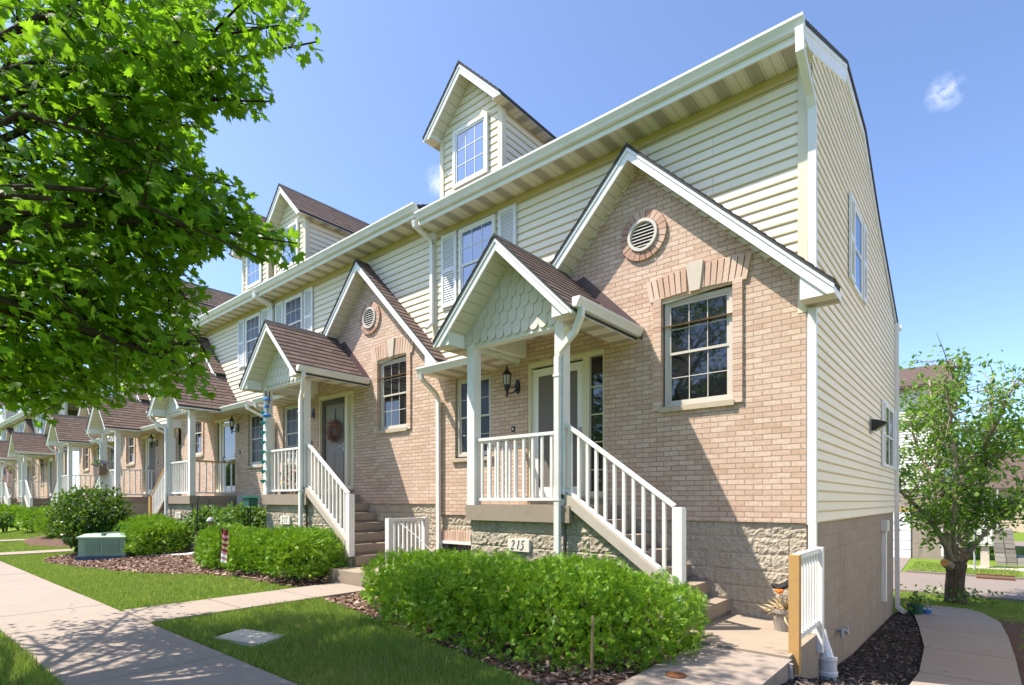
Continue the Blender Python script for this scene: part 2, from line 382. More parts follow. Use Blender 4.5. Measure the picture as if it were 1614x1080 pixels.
# ------------------------------------------------------------------ mesh helpers
class MB:
    """Collects faces (with material index and UV) and links them as one mesh object."""
    def __init__(s): s.v = []; s.f = []; s.mi = []; s.uv = []
    def face(s, pts, mi=0, uv=None):
        b = len(s.v); s.v += [tuple(p) for p in pts]
        s.f.append(tuple(range(b, b + len(pts)))); s.mi.append(mi)
        s.uv.append(uv if uv else [(0, 0)] * len(pts))
    def add(s, verts, faces, mi=0):
        b = len(s.v); s.v += [tuple(p) for p in verts]
        for f in faces:
            s.f.append(tuple(i + b for i in f)); s.mi.append(mi); s.uv.append([(0, 0)] * len(f))
    def box(s, x0, x1, y0, y1, z0, z1, mi=0):
        s.add([(x0, y0, z0), (x1, y0, z0), (x1, y1, z0), (x0, y1, z0), (x0, y0, z1), (x1, y0, z1), (x1, y1, z1), (x0, y1, z1)],
              [(0, 3, 2, 1), (4, 5, 6, 7), (0, 1, 5, 4), (1, 2, 6, 5), (2, 3, 7, 6), (3, 0, 4, 7)], mi)
    def prism(s, poly, y0, y1, mi=0):            # polygon in (x, z), extruded along y
        n = len(poly)
        s.add([(x, y0, z) for x, z in poly] + [(x, y1, z) for x, z in poly],
              [tuple(range(n)), tuple(range(2 * n - 1, n - 1, -1))] + [(i, i + n, (i + 1) % n + n, (i + 1) % n) for i in range(n)], mi)
    def prism_x(s, poly, x0, x1, mi=0):          # polygon in (y, z), extruded along x
        n = len(poly)
        s.add([(x0, y, z) for y, z in poly] + [(x1, y, z) for y, z in poly],
              [tuple(range(n)), tuple(range(2 * n - 1, n - 1, -1))] + [(i, i + n, (i + 1) % n + n, (i + 1) % n) for i in range(n)], mi)
    def prism_z(s, poly, z0, z1, mi=0):
        n = len(poly)
        s.add([(x, y, z0) for x, y in poly] + [(x, y, z1) for x, y in poly],
              [tuple(range(n)), tuple(range(2 * n - 1, n - 1, -1))] + [(i, i + n, (i + 1) % n + n, (i + 1) % n) for i in range(n)], mi)
    def bar(s, a, b, w, h, up=(0, 0, 1), mi=0):  # rectangular bar from a to b
        a, b = Vector(a), Vector(b); d = (b - a).normalized(); up = Vector(up)
        sd_ = d.cross(up)
        if sd_.length < 1e-4: sd_ = d.cross(Vector((1, 0, 0)))
        sd_.normalize(); u2 = sd_.cross(d)
        o = [sd_ * (i * w / 2) + u2 * (j * h / 2) for i, j in ((-1, -1), (1, -1), (1, 1), (-1, 1))]
        s.add([a + q for q in o] + [b + q for q in o], [(3, 2, 1, 0), (4, 5, 6, 7), (0, 1, 5, 4), (1, 2, 6, 5), (2, 3, 7, 6), (3, 0, 4, 7)], mi)
    def tube(s, pts, rad, n=8, mi=0, cap=True, sq=None):
        pts = [Vector(p) for p in pts]
        if not hasattr(rad, '__len__'): rad = [rad] * len(pts)
        vs = []; prev = None
        for i, p in enumerate(pts):
            d = (pts[min(i + 1, len(pts) - 1)] - pts[max(i - 1, 0)]).normalized()
            if prev is None:
                a = d.cross(Vector((0, 0, 1)))
                if a.length < 0.05: a = d.cross(Vector((0, 1, 0)))
            else: a = prev - d * prev.dot(d)
            a.normalize(); prev = a; b = d.cross(a)
            for k in range(n):
                t = 2 * math.pi * (k + (0.5 if sq else 0)) / n
                r = rad[i]
                vs.append(p + a * (math.cos(t) * r * (sq[0] if sq else 1)) + b * (math.sin(t) * r * (sq[1] if sq else 1)))
        fs = []
        for i in range(len(pts) - 1):
            for k in range(n):
                k2 = (k + 1) % n
                fs.append((i * n + k, i * n + k2, (i + 1) * n + k2, (i + 1) * n + k))
        if cap: fs += [tuple(range(n - 1, -1, -1)), tuple((len(pts) - 1) * n + k for k in range(n))]
        s.add(vs, fs, mi)
    def lathe(s, c, prof, n=16, mi=0):           # profile of (radius, z) about a vertical axis at c
        vs = [(c[0] + r * math.cos(2 * math.pi * k / n), c[1] + r * math.sin(2 * math.pi * k / n), c[2] + z) for r, z in prof for k in range(n)]
        fs = [(i * n + k, i * n + (k + 1) % n, (i + 1) * n + (k + 1) % n, (i + 1) * n + k) for i in range(len(prof) - 1) for k in range(n)]
        s.add(vs, fs + [tuple(range(n - 1, -1, -1)), tuple((len(prof) - 1) * n + k for k in range(n))], mi)
    def build(s, name, mats, parent=None, xf=None, smooth=False):
        if not s.v: return None
        if isinstance(mats, str): mats = [mats]
        base = Vector(parent_loc(parent))
        vs = [(xf(p) if xf else Vector(p)) - base for p in s.v]
        flip = xf is not None and getattr(xf, 'mirror', False)
        me = bpy.data.meshes.new(name)
        fs = [tuple(reversed(f)) for f in s.f] if flip else s.f
        me.from_pydata([tuple(v) for v in vs], [], fs)
        for m in mats: me.materials.append(MATS[m])
        me.polygons.foreach_set('material_index', s.mi)
        ul = me.uv_layers.new(name='UVMap')
        flat = []
        for u in s.uv: flat += (list(reversed(u)) if flip else u)
        ul.data.foreach_set('uv', np.array(flat, 'f').ravel())
        if smooth: me.polygons.foreach_set('use_smooth', [True] * len(me.polygons))
        me.update()
        o = bpy.data.objects.new(name, me); COL.objects.link(o)
        if parent is not None: o.parent = parent
        return o

def parent_loc(p):
    v = Vector((0, 0, 0))
    while p is not None: v += Vector(p.location); p = p.parent
    return v
def thing(name, label, cat, loc, group=None):
    o = bpy.data.objects.new(name, None); COL.objects.link(o); o.location = loc
    o.empty_display_size = 0.2
    o['label'] = label; o['category'] = cat
    if group: o['group'] = group
    return o
def tag(o, label, cat, group=None):
    o['label'] = label; o['category'] = cat
    if group: o['group'] = group
    return o
def np_mesh(name, verts, faces, mat, parent=None):
    """verts (N,3) float, faces (M,k) int: one fast mesh of equal-sized faces."""
    verts = np.asarray(verts, 'f') - np.array(parent_loc(parent), 'f'); faces = np.asarray(faces, 'i')
    me = bpy.data.meshes.new(name)
    me.vertices.add(len(verts)); me.vertices.foreach_set('co', verts.ravel())
    M, k = faces.shape
    me.loops.add(M * k); me.loops.foreach_set('vertex_index', faces.ravel())
    me.polygons.add(M)
    me.polygons.foreach_set('loop_start', np.arange(0, M * k, k, dtype='i'))
    try: me.polygons.foreach_set('loop_total', np.full(M, k, 'i'))
    except Exception: pass
    me.materials.append(MATS[mat]); me.update(calc_edges=True); me.validate()
    o = bpy.data.objects.new(name, me); COL.objects.link(o)
    if parent is not None: o.parent = parent
    return o
def frames(dirs, ups):
    """orthonormal frames: d along dirs, n close to ups."""
    d = dirs / np.linalg.norm(dirs, axis=1, keepdims=True)
    s_ = np.cross(d, ups); s_ /= np.linalg.norm(s_, axis=1, keepdims=True) + 1e-9
    n = np.cross(s_, d)
    return d, s_, n
def scatter(tmpl, tf, pos, d, s_, n, size):
    """copies of a template (k verts: side, along, normal) into world space."""
    tmpl = np.asarray(tmpl, float); k = len(tmpl)
    P = pos[:, None, :] + size[:, None, None] * (tmpl[None, :, 0, None] * s_[:, None, :] + tmpl[None, :, 1, None] * d[:, None, :] + tmpl[None, :, 2, None] * n[:, None, :])
    F = (np.asarray(tf)[None] + (np.arange(len(pos)) * k)[:, None, None]).reshape(-1, len(tf[0]))
    return P.reshape(-1, 3), F

# ------------------------------------------------------------------ terrain
def sm(t):
    t = min(1, max(0, t)); return t * t * (3 - 2 * t)
def gz(x, y):
    ys = [-99, 4.6, 5.6, 6.4, 7.4, 8.6, 10, 16, 20, 999]; zs = [-1.5, -1.52, -1.68, -1.88, -2.10, -2.30, -2.43, -2.65, -2.78, -2.78]
    r = float(np.interp(y, ys, zs))
    left = -1.5 + 0.17 * sm((y - 3.6) / 1.6) * sm((-8.9 - x) / 1.0)
    t = max(sm((x + 1.95) / 0.35), sm((y - 9) / 3))
    return left * (1 - t) + r * t
def sheet(name, xs, ys, mat, lift=0.0, zf=gz, inside=None, kind='structure'):
    m = MB(); idx = {}
    for i, x in enumerate(xs):
        for j, y in enumerate(ys): idx[i, j] = len(m.v); m.v.append((x, y, zf(x, y) + lift))
    for i in range(len(xs) - 1):
        for j in range(len(ys) - 1):
            if inside and not inside((xs[i] + xs[i + 1]) / 2, (ys[j] + ys[j + 1]) / 2): continue
            m.f.append((idx[i, j], idx[i + 1, j], idx[i + 1, j + 1], idx[i, j + 1])); m.mi.append(0); m.uv.append([(0, 0)] * 4)
    o = m.build(name, mat, smooth=True)
    if kind: o['kind'] = kind
    return o
fx = sorted(set([-600, -300, -150, -90, -60] + list(np.arange(-50, -12, 1.0)) + list(np.arange(-12, 3, 0.2)) + [3, 4, 6, 9, 14, 20, 30, 50, 90, 200, 600]))
fy = sorted(set([-600, -250, -90, -40, -20, -10, -5] + list(np.arange(-3, 12, 0.2)) + list(np.arange(12, 24, 0.5)) + [24, 26, 30, 40, 60, 100, 200, 400, 800]))
sheet('ground', fx, fy, 'lawn_soil')

# pavement slabs with joints
m = MB(); x = -60.0
jx = [-5.49 + 1.33 * k for k in range(-40, 9)]
for a, b in zip(jx[:-1], jx[1:]):
    m.prism_z([(a + .006, 1.075), (b - .006, 1.075), (b - .006, 2.285), (a + .006, 2.285)], -1.62, -1.47 + random.uniform(-.003, .003))
m.box(-60, 6, 1.09, 2.27, -1.64, -1.485)
pv = m.build('pavement', 'concrete'); pv['kind'] = 'structure'
# paths from the pavement to each stair landing (left edge, right edge, top)
def path(x0, x1, zt, y1=5.515, n=3):
    m = MB(); ys = np.linspace(2.30, y1, n + 1)
    for a, b in zip(ys[:-1], ys[1:]): m.box(x0, x1, a + .006, b - .006, -1.95, zt + random.uniform(-.003, .003))
    m.box(x0 + .02, x1 - .02, 2.30, y1, -1.95, zt - .02)
    o = m.build('path', 'concrete'); o['kind'] = 'structure'
path(-2.19, -1.31, -1.452); path(-8.72, -7.62, -1.452)
for xx in (-20.97, -27.7, -34.4): path(xx, xx + .95, -1.45)
path(-38.05, -37.1, -1.45)
# mulch beds
def bed(poly):
    def ins(x, y):
        c = False; n = len(poly)
        for i in range(n):
            (x1, y1), (x2, y2) = poly[i], poly[(i + 1) % n]
            if (y1 > y) != (y2 > y) and x < (x2 - x1) * (y - y1) / (y2 - y1) + x1: c = not c
        return c
    return ins
bed1 = bed([(-7.55, 4.55), (-6.4, 4.35), (-4.4, 3.95), (-3.0, 3.62), (-2.2, 3.45), (-2.2, 7.1), (-7.6, 7.1)])
bed2 = bed([(-8.74, 4.95), (-9.6, 4.55), (-11.3, 4.35), (-13.2, 3.75), (-15.5, 3.25), (-17.2, 2.95), (-18.6, 3.2), (-19.9, 4.6), (-20.0, 7.1), (-8.74, 7.1)])
bed3 = bed([(-21.1, 4.3), (-24, 3.7), (-27.6, 4.0), (-27.6, 7.1), (-21.1, 7.1)])
sheet('bed', np.arange(-28, -2.0, 0.1), np.arange(2.9, 7.2, 0.1), 'mulch_soil', 0.012, inside=lambda x, y: bed1(x, y) or bed2(x, y) or bed3(x, y))
bed4 = lambda x, y: -1.5 < x < -0.40 - 0.17 * max(0, y - 12.5) and 4.2 < y < 15.9
sheet('bed', np.arange(-1.6, -0.3, 0.08), np.arange(4.2, 16, 0.1), 'dark_soil', 0.025, inside=bed4)
sheet('bed', np.arange(.2, 2.4, 0.12), np.arange(6, 17.2, 0.15), 'mulch_soil', 0.012)
# side path down to the back
m = MB(); seg = [(4.6, -0.55, 0.35), (7.0, -0.58, 0.40), (9.2, -0.62, 0.40), (11.4, -0.70, 0.42), (13.6, -0.92, 0.40), (15.6, -1.15, 0.33), (17.0, -1.36, 0.05), (17.5, -1.30, -0.25)]
for (ya, la, ra), (yb, lb, rb) in zip(seg[:-1], seg[1:]):
    za, zb = gz(0, ya) + .065, gz(0, yb) + .065
    g = .012
    vs = [(la, ya + g, za), (ra, ya + g, za), (rb, yb - g, zb), (lb, yb - g, zb)]
    m.add(vs + [(p[0], p[1], p[2] - .12) for p in vs], [(0, 1, 2, 3), (0, 4, 5, 1), (1, 5, 6, 2), (2, 6, 7, 3), (3, 7, 4, 0)])
o = m.build('path', 'concrete'); o['kind'] = 'structure'
# back road, its branch and the drive to the far garage: sheets 4 mm apart
rz = -2.775
m = MB()
m.add([(-60, 20.6, rz), (60, 20.9, rz), (60, 26.6, rz), (-60, 26.2, rz)], [(0, 1, 2, 3)])
m.add([(1.35, 26.5, rz + .004), (5.2, 26.5, rz + .004), (4.6, 45, rz + .004), (2.2, 45, rz + .004)], [(0, 1, 2, 3)])
m.add([(2.0, 45, rz + .008), (40, 44, rz + .008), (40, 56, rz + .008), (-6, 50, rz + .008)], [(0, 1, 2, 3)])
m.add([(-5.2, 26.1, rz + .012), (-2.35, 26.1, rz + .012), (-2.55, 32.9, rz + .012), (-5.4, 32.9, rz + .012)], [(0, 1, 2, 3)])
o = m.build('road', 'road_concrete'); o['kind'] = 'structure'
m = MB()                                         # kerbs
for a, b in [((-60, 20.5, 0), (60, 20.8, 0)), ((-2.2, 26.35, 0), (1.25, 26.45, 0)), ((1.25, 26.45, 0), (2.1, 45, 0)), ((5.3, 26.6, 0), (60, 26.7, 0))]:
    m.bar((a[0], a[1], -2.76), (b[0], b[1], -2.76), 0.14, 0.10)
o = m.build('kerb', 'road_concrete'); o['kind'] = 'structure'

# ------------------------------------------------------------------ townhouse builder (all in the measured coordinates of the nearest house)
class XF:
    def __init__(s, sx, ox, dz): s.sx, s.ox, s.dz = sx, ox, dz; s.mirror = sx < 0
    def __call__(s, p): return Vector((s.sx * p[0] + s.ox, p[1], p[2] + s.dz))
YB, YS = 7.15, 7.172                 # brick face, siding base plane
XL, XR = -7.945, -1.55               # party wall, corner
COURSE = 0.127

def lap(mb, P, lim, z0, z1, out=0.016):
    """lap siding: P(u, out, z) -> point; lim(z) -> list of (u0, u1). Material 0 board, 1 lip."""
    z = z0
    while z < z1 - 1e-4:
        zt = min(z + COURSE, z1)
        for (a0, a1), (b0, b1) in zip(lim(z + 1e-3), lim(zt - 1e-3)):
            if a1 - a0 < .01: continue
            n = max(1, int((a1 - a0) / 1.2))
            for k in range(n):
                f0, f1 = k / n, (k + 1) / n
                w = lambda u: 0.0015 * math.sin(u * 3.1 + z * 17)
                A, B = a0 + (a1 - a0) * f0, a0 + (a1 - a0) * f1
                C, D = b0 + (b1 - b0) * f1, b0 + (b1 - b0) * f0
                zl = .016
                mb.face([P(A, out + w(A), z + zl), P(B, out + w(B), z + zl), P(C, .001, zt), P(D, .001, zt)], 0)
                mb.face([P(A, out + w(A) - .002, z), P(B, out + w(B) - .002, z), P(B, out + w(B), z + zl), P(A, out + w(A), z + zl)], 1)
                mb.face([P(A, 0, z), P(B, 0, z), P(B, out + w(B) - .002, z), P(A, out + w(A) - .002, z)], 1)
        z += COURSE

def shingles(mb, a, b, up, nrm, L, da=0.0, db=0.0, course=0.14, h=0.013):
    """stepped shingle courses: eave a->b, up-slope unit vector, length L; da/db shift the ends along a->b per metre of slope."""
    a, b, up, nrm = map(Vector, (a, b, up, nrm)); e = (b - a); W_ = e.length; e.normalize()
    n = max(1, round(L / course)); c = L / n
    for i in range(n):
        s0, s1 = i * c, min(L, (i + 1) * c + .012)
        A0 = a + up * s0 + e * (da * s0); B0 = b + up * s0 + e * (db * s0)
        A1 = a + up * s1 + e * (da * s1); B1 = b + up * s1 + e * (db * s1)
        lo, hi = nrm * h, nrm * 0.001
        u0, u1 = da * s0, W_ + db * s0
        mb.face([A0 + lo, B0 + lo, B1 + hi, A1 + hi], 0, [(u0, s0 + .004), (u1, s0 + .004), (W_ + db * s1, s1), (da * s1, s1)])
        mb.face([A0, B0, B0 + lo, A0 + lo], 1)
        mb.face([A0, A0 + lo, A1 + hi, A1], 1); mb.face([B0 + lo, B0, B1, B1 + hi], 1)

def gable_roof(parent, xf, nm, xc, zpk, xl, xr, y0, y1, xil, xir, zb, hv=.17, ywall=None, boxes=(True, True), soff='gable_soffit', eave_len=None, over=.03):
    """45-degree gable roof facing -y. xl/xr eave tips, xil/xir inner edges of the eave boxes, zb soffit level."""
    zt = lambda x: zpk - abs(x - xc)
    r2 = math.sqrt(.5)
    mb = MB()
    for sgn, xe in ((-1, xl), (1, xr)):
        L = abs(xe - xc) / r2
        if sgn < 0: shingles(mb, (xe, y1, zt(xe)), (xe, y0 - over, zt(xe)), (r2, 0, r2), (-r2, 0, r2), L)
        else: shingles(mb, (xe, y0 - over, zt(xe)), (xe, y1, zt(xe)), (-r2, 0, r2), (r2, 0, r2), L)
    # ridge cap
    k = y0 - over
    while k < y1:
        mb.prism([(xc - .10, zpk - .085), (xc, zpk + .022), (xc + .10, zpk - .085), (xc, zpk - .02)], k, min(k + .15, y1), 1); k += .155
    # deck below the shingles: dark edge
    for sgn, xe in ((-1, xl), (1, xr)):
        mb.prism([(xc, zpk), (xe, zt(xe)), (xe, zt(xe) - .035), (xc, zpk - .035)], y0 - over + .006, y1, 1)
    roof = mb.build(nm, ['shingle', 'shingle_edge'], parent, xf)
    f = MB()
    for sgn, xe, xi, bx in ((-1, xl, xil, boxes[0]), (1, xr, xir, boxes[1])):
        t = zt(xe) - .036; lowc = zpk - .036 - hv
        xk = xc + sgn * max(0, (lowc - zb)) if bx else xe
        poly = [(xc, zpk - .036), (xe, t)] + ([(xe, zb), (xk, zb)] if bx and abs(xk - xc) < abs(xe - xc) else [(xe, t - hv)]) + [(xc, lowc)]
        f.prism(poly, y0, y0 + .028)
        d2 = [(xc, zpk - .036), (xe, t), (xe, t - .05), (xc, zpk - .086)]
        f.prism(d2, y0 - .014, y0 - .001)
        if bx:     # closed eave box with its white front
            el = y1 if eave_len is None else eave_len
            f.prism([(xi, zb + .004), (xe - sgn * .004, zb + .004), (xe - sgn * .004, t - .01), (xi, zt(xi) - .06)], y0 + .029, el)
    fas = f.build('fascia', 'white_trim', roof, xf)
    s = MB()
    yw = ywall if ywall else y1
    for sgn, xe, xi, bx in ((-1, xl, xil, boxes[0]), (1, xr, xir, boxes[1])):
        lo = zpk - .036 - hv + .03
        s.face([(xc, y0 + .03, lo), (xi, y0 + .03, lo - abs(xi - xc)), (xi, yw, lo - abs(xi - xc)), (xc, yw, lo)], 0,
               [(0, 0), (abs(xi - xc) * 1.414, 0), (abs(xi - xc) * 1.414, 1), (0, 1)])
        if bx:
            el = y1 if eave_len is None else eave_len
            s.face([(xi, y0 + .03, zb), (xe, y0 + .03, zb), (xe, el, zb), (xi, el, zb)], 1, [(0, 0), (0, abs(xe - xi)), (el - y0, abs(xe - xi)), (el - y0, 0)])
    s.build('soffit', [soff, 'soffit'], roof, xf)
    return roof

def gutter(mb, a, b, out, h=.12, d=.115):
    """K-style gutter from a to b (top back edge), opening up, facing 'out'."""
    a, b, out = Vector(a), Vector(b), Vector(out)
    prof = [(0, 0), (0, -h), (.062, -h), (.075, -h * .72), (d - .012, -h * .38), (d, -h * .25), (d, 0), (d - .014, 0), (d - .014, -.012)]
    ring = lambda p: [p + out * o + Vector((0, 0, z)) for o, z in prof]
    A, B = ring(a), ring(b)
    for i in range(len(prof) - 1): mb.face([A[i], B[i], B[i + 1], A[i + 1]])
    mb.face([A[i] for i in range(7)]); mb.face([B[i] for i in range(6, -1, -1)])
    mb.face([a + Vector((0, 0, -.02)), b + Vector((0, 0, -.02)), b + out * (d - .014) + Vector((0, 0, -.03)), a + out * (d - .014) + Vector((0, 0, -.03))])

def spout(mb, pts, w=.075, d=.06):
    mb.tube(pts, .05, 4, sq=(w / .0707, d / .0707) if False else None) if False else None
    P = [Vector(p) for p in pts]
    for a, b in zip(P[:-1], P[1:]):
        dd = (b - a).normalized()
        mb.bar(a - dd * .012, b + dd * .012, w, d, (0, 1, 0) if abs(dd.y) < .8 else (0, 0, 1))

def sash_window(parent, xf, x0, x1, z0, z1, y, glass, cols=3, rows=2, name='window', frame='white_trim', fw=.05, single=False, proud=.03, lower_grid=True, P=None):
    """double-hung window; P maps (u, out, z)."""
    P = P or (lambda u, o, z: (u, y - o, z))
    def bx(mb, u0, u1, o0, o1, a, b):
        c = [P(u0, o0, a), P(u1, o0, a), P(u1, o1, a), P(u0, o1, a), P(u0, o0, b), P(u1, o0, b), P(u1, o1, b), P(u0, o1, b)]
        mb.add(c, [(0, 3, 2, 1), (4, 5, 6, 7), (0, 1, 5, 4), (1, 2, 6, 5), (2, 3, 7, 6), (3, 0, 4, 7)])
    f = MB()
    bx(f, x0, x0 + fw, 0, proud + .012, z0, z1); bx(f, x1 - fw, x1, 0, proud + .012, z0, z1)
    bx(f, x0 + fw, x1 - fw, 0, proud + .012, z1 - fw, z1); bx(f, x0 + fw, x1 - fw, 0, proud + .014, z0, z0 + fw)
    win = f.build(name, frame, parent, xf)
    s = MB(); pane = MB(); g = MB()
    i0, i1, b0, b1 = x0 + fw, x1 - fw, z0 + fw, z1 - fw
    zm = (b0 + b1) / 2
    parts = [(b0, b1, proud * .4)] if single else [(zm - .018, b1, proud * .55), (b0, zm + .018, proud * .15)]
    for k, (a, b, o) in enumerate(parts):
        r = .034
        bx(s, i0, i0 + r, o - .01, o + .012, a, b); bx(s, i1 - r, i1, o - .01, o + .012, a, b)
        bx(s, i0 + r, i1 - r, o - .01, o + .012, b - r, b); bx(s, i0 + r, i1 - r, o - .01, o + .013, a, a + r)
        pane.face([P(i0 + r, o, a + r), P(i1 - r, o, a + r), P(i1 - r, o, b - r), P(i0 + r, o, b - r)])
        if k == 0 or lower_grid:
            W_, H_ = i1 - i0 - 2 * r, b - a - 2 * r
            for c in range(1, cols): u = i0 + r + W_ * c / cols; bx(g, u - .0055, u + .0055, o + .001, o + .006, a + r, b - r)
            for q in range(1, rows): zz = a + r + H_ * q / rows; bx(g, i0 + r, i1 - r, o + .001, o + .0065, zz - .0055, zz + .0055)
    s.build('sash', frame, win, xf)
    pane.build('pane', glass, win, xf); g.build('grille', frame, win, xf)
    return win

def shutter(parent, xf, x0, x1, z0, z1, y, n=13, P=None):
    P = P or (lambda u, o, z: (u, y - o, z))
    def bx(mb, u0, u1, o0, o1, a, b):
        c = [P(u0, o0, a), P(u1, o0, a), P(u1, o1, a), P(u0, o1, a), P(u0, o0, b), P(u1, o0, b), P(u1, o1, b), P(u0, o1, b)]
        mb.add(c, [(0, 3, 2, 1), (4, 5, 6, 7), (0, 1, 5, 4), (1, 2, 6, 5), (2, 3, 7, 6), (3, 0, 4, 7)])
    f = MB(); r = min(.06, (x1 - x0) * .2); zm = (z0 + z1) / 2
    bx(f, x0, x0 + r, 0, .034, z0, z1); bx(f, x1 - r, x1, 0, .034, z0, z1)
    for a, b in ((z0, z0 + .07), (zm - .035, zm + .035), (z1 - .06, z1)): bx(f, x0 + r, x1 - r, 0, .033, a, b)
    for a, b in ((z0 + .07, zm - .035), (zm + .035, z1 - .06)):
        h = (b - a) / n
        for k in range(n):
            zz = a + h * k
            f.face([P(x0 + r, .028, zz), P(x1 - r, .028, zz), P(x1 - r, .006, zz + h * 1.1), P(x0 + r, .006, zz + h * 1.1)])
            f.face([P(x0 + r, .028, zz), P(x1 - r, .028, zz), P(x1 - r, .02, zz - .004), P(x0 + r, .02, zz - .004)])
    bx(f, x0 + r, x1 - r, .001, .003, z0 + .05, z1 - .05)
    return f.build('shutter', 'shutter_paint', parent, xf)

def wall_holes(mb, x0, x1, z0, z1, holes, y, depth=.1, mi=0):
    xs = sorted({x0, x1, *[h[0] for h in holes], *[h[1] for h in holes]}); zs = sorted({z0, z1, *[h[2] for h in holes], *[h[3] for h in holes]})
    for a, b in zip(xs[:-1], xs[1:]):
        for c, d in zip(zs[:-1], zs[1:]):
            if any(h[0] <= (a + b) / 2 <= h[1] and h[2] <= (c + d) / 2 <= h[3] for h in holes): continue
            mb.face([(a, y, c), (b, y, c), (b, y, d), (a, y, d)], mi)
    for a, b, c, d in holes:
        for p, q in (((a, c), (b, c)), ((b, c), (b, d)), ((b, d), (a, d)), ((a, d), (a, c))):
            mb.face([(p[0], y, p[1]), (q[0], y, q[1]), (q[0], y + depth, q[1]), (p[0], y + depth, p[1])], mi)

def split_face(mb, x0, x1, z0, z1, y, top=None, seed=0, step=.02, relief=.026):
    """rock-faced block: relief between straight joints (rows of 0.203 m below z = -0.25)."""
    nx, nz_ = max(2, int((x1 - x0) / step)), max(2, int((z1 - z0) / step))
    base = len(mb.v)
    for j in range(nz_ + 1):
        z = z0 + (z1 - z0) * j / nz_
        row = math.floor((z + .25) / .203); fz = (z + .25) / .203 - row
        for i in range(nx + 1):
            x = x0 + (x1 - x0) * i / nx
            u = x / .406 + (0.5 if row % 2 else 0) + .27; fu = u - math.floor(u)
            e = min(fz * .203, (1 - fz) * .203, fu * .406, (1 - fu) * .406)
            k = min(1, max(0, (e - .005) / .012))
            d = relief * (.3 + .7 * k) * (0.58 + 0.62 * noise.fractal(Vector((x * 19 + seed, z * 19, row * 3.1)), 0.8, 2.1, 5) + .18 * noise.noise(Vector((x * 4, row, seed))))
            zz = z
            if top is not None: zz = min(z, top(x))
            mb.v.append((x, y - max(0, d), zz))
    for j in range(nz_):
        for i in range(nx):
            a = base + j * (nx + 1) + i
            mb.f.append((a, a + 1, a + nx + 2, a + nx + 1)); mb.mi.append(0); mb.uv.append([(0, 0)] * 4)

STROKES = {
    '2': [(.06, .74, .07), (.10, .86, .10), (.24, .97, .07), (.42, .93, .13), (.50, .78, .17), (.44, .60, .15), (.28, .38, .08), (.06, .10, .05), (.05, .05, .10), (.30, .05, .13), (.52, .07, .12), (.60, .22, .04)],
    '1': [(.16, .84, .04), (.30, .92, .07), (.38, .98, .10), (.33, .60, .14), (.29, .30, .14), (.27, .06, .13)],
    '5': [(.60, .96, .08), (.40, .93, .13), (.24, .93, .09), (.17, .60, .05), (.30, .62, .08), (.48, .55, .13), (.54, .38, .17), (.46, .16, .13), (.28, .03, .08), (.08, .05, .11), (.04, .14, .08)],
    '7': [(.08, .78, .04), (.14, .93, .12), (.36, .94, .13), (.60, .95, .08), (.48, .66, .06), (.36, .36, .12), (.32, .04, .14)],
    '9': [(.52, .70, .14), (.40, .94, .08), (.20, .90, .10), (.12, .68, .15), (.22, .48, .09), (.42, .52, .08), (.54, .74, .15), (.48, .40, .13), (.30, .12, .09), (.10, .04, .09)],
}
def digits(text, x0, z0, h, y, parent, xf, mirror_fix=False):
    x = x0
    for ch in text:
        mb = MB()
        pts = STROKES[ch]; q = []
        for i in range(len(pts) - 1):           # smooth the skeleton a little
            for t in (0, .5):
                q.append(tuple(pts[i][k] * (1 - t) + pts[i + 1][k] * t for k in range(3)))
        q.append(pts[-1])
        P = [Vector((p[0] + .27 * p[1], p[1])) for p in q]
        Lp, Rp = [], []
        for i, p in enumerate(P):
            d = (P[min(i + 1, len(P) - 1)] - P[max(i - 1, 0)]).normalized(); n = Vector((-d.y, d.x)) * q[i][2] * .5
            Lp.append(p + n); Rp.append(p - n)
        for i in range(len(P) - 1):
            mb.face([(x + v.x * h * .72, y, z0 + v.y * h) for v in (Lp[i], Rp[i], Rp[i + 1], Lp[i + 1])])
        x += h * (.52 if ch == '1' else .70)
        mb.build('digit', 'digit_black', parent, (lambda p: Vector(p)))

RIDGE = [(6.70, 5.243), (9.30, 6.36), (11.0, 6.24), (12.7, 5.40), (16.0, 4.10)]
def roofz(y):
    return float(np.interp(y, [p[0] for p in RIDGE], [p[1] for p in RIDGE]))

def porch_rail(parent, xf, a, b, zb, zt, n, name='porch_railing', bal=.032, mat='white_paint'):
    """rail between two points, balusters each a mesh of its own."""
    a, b = Vector(a), Vector(b); m = MB()
    m.bar(a + Vector((0, 0, zt)), b + Vector((0, 0, zt)), .06, .042)
    r = m.build(name, mat, parent, xf)
    m = MB(); m.bar(a + Vector((0, 0, zb)), b + Vector((0, 0, zb)), .045, .04); m.build('bottom_rail', 'white_paint', r, xf)
    for k in range(n):
        p = a.lerp(b, (k + .6) / (n + .2)); q = MB()
        q.bar(p + Vector((0, 0, zb + .015)), p + Vector((0, 0, zt - .012)), bal, bal, (0, 1, 0))
        q.build('baluster', 'white_paint', r, xf)
    return r

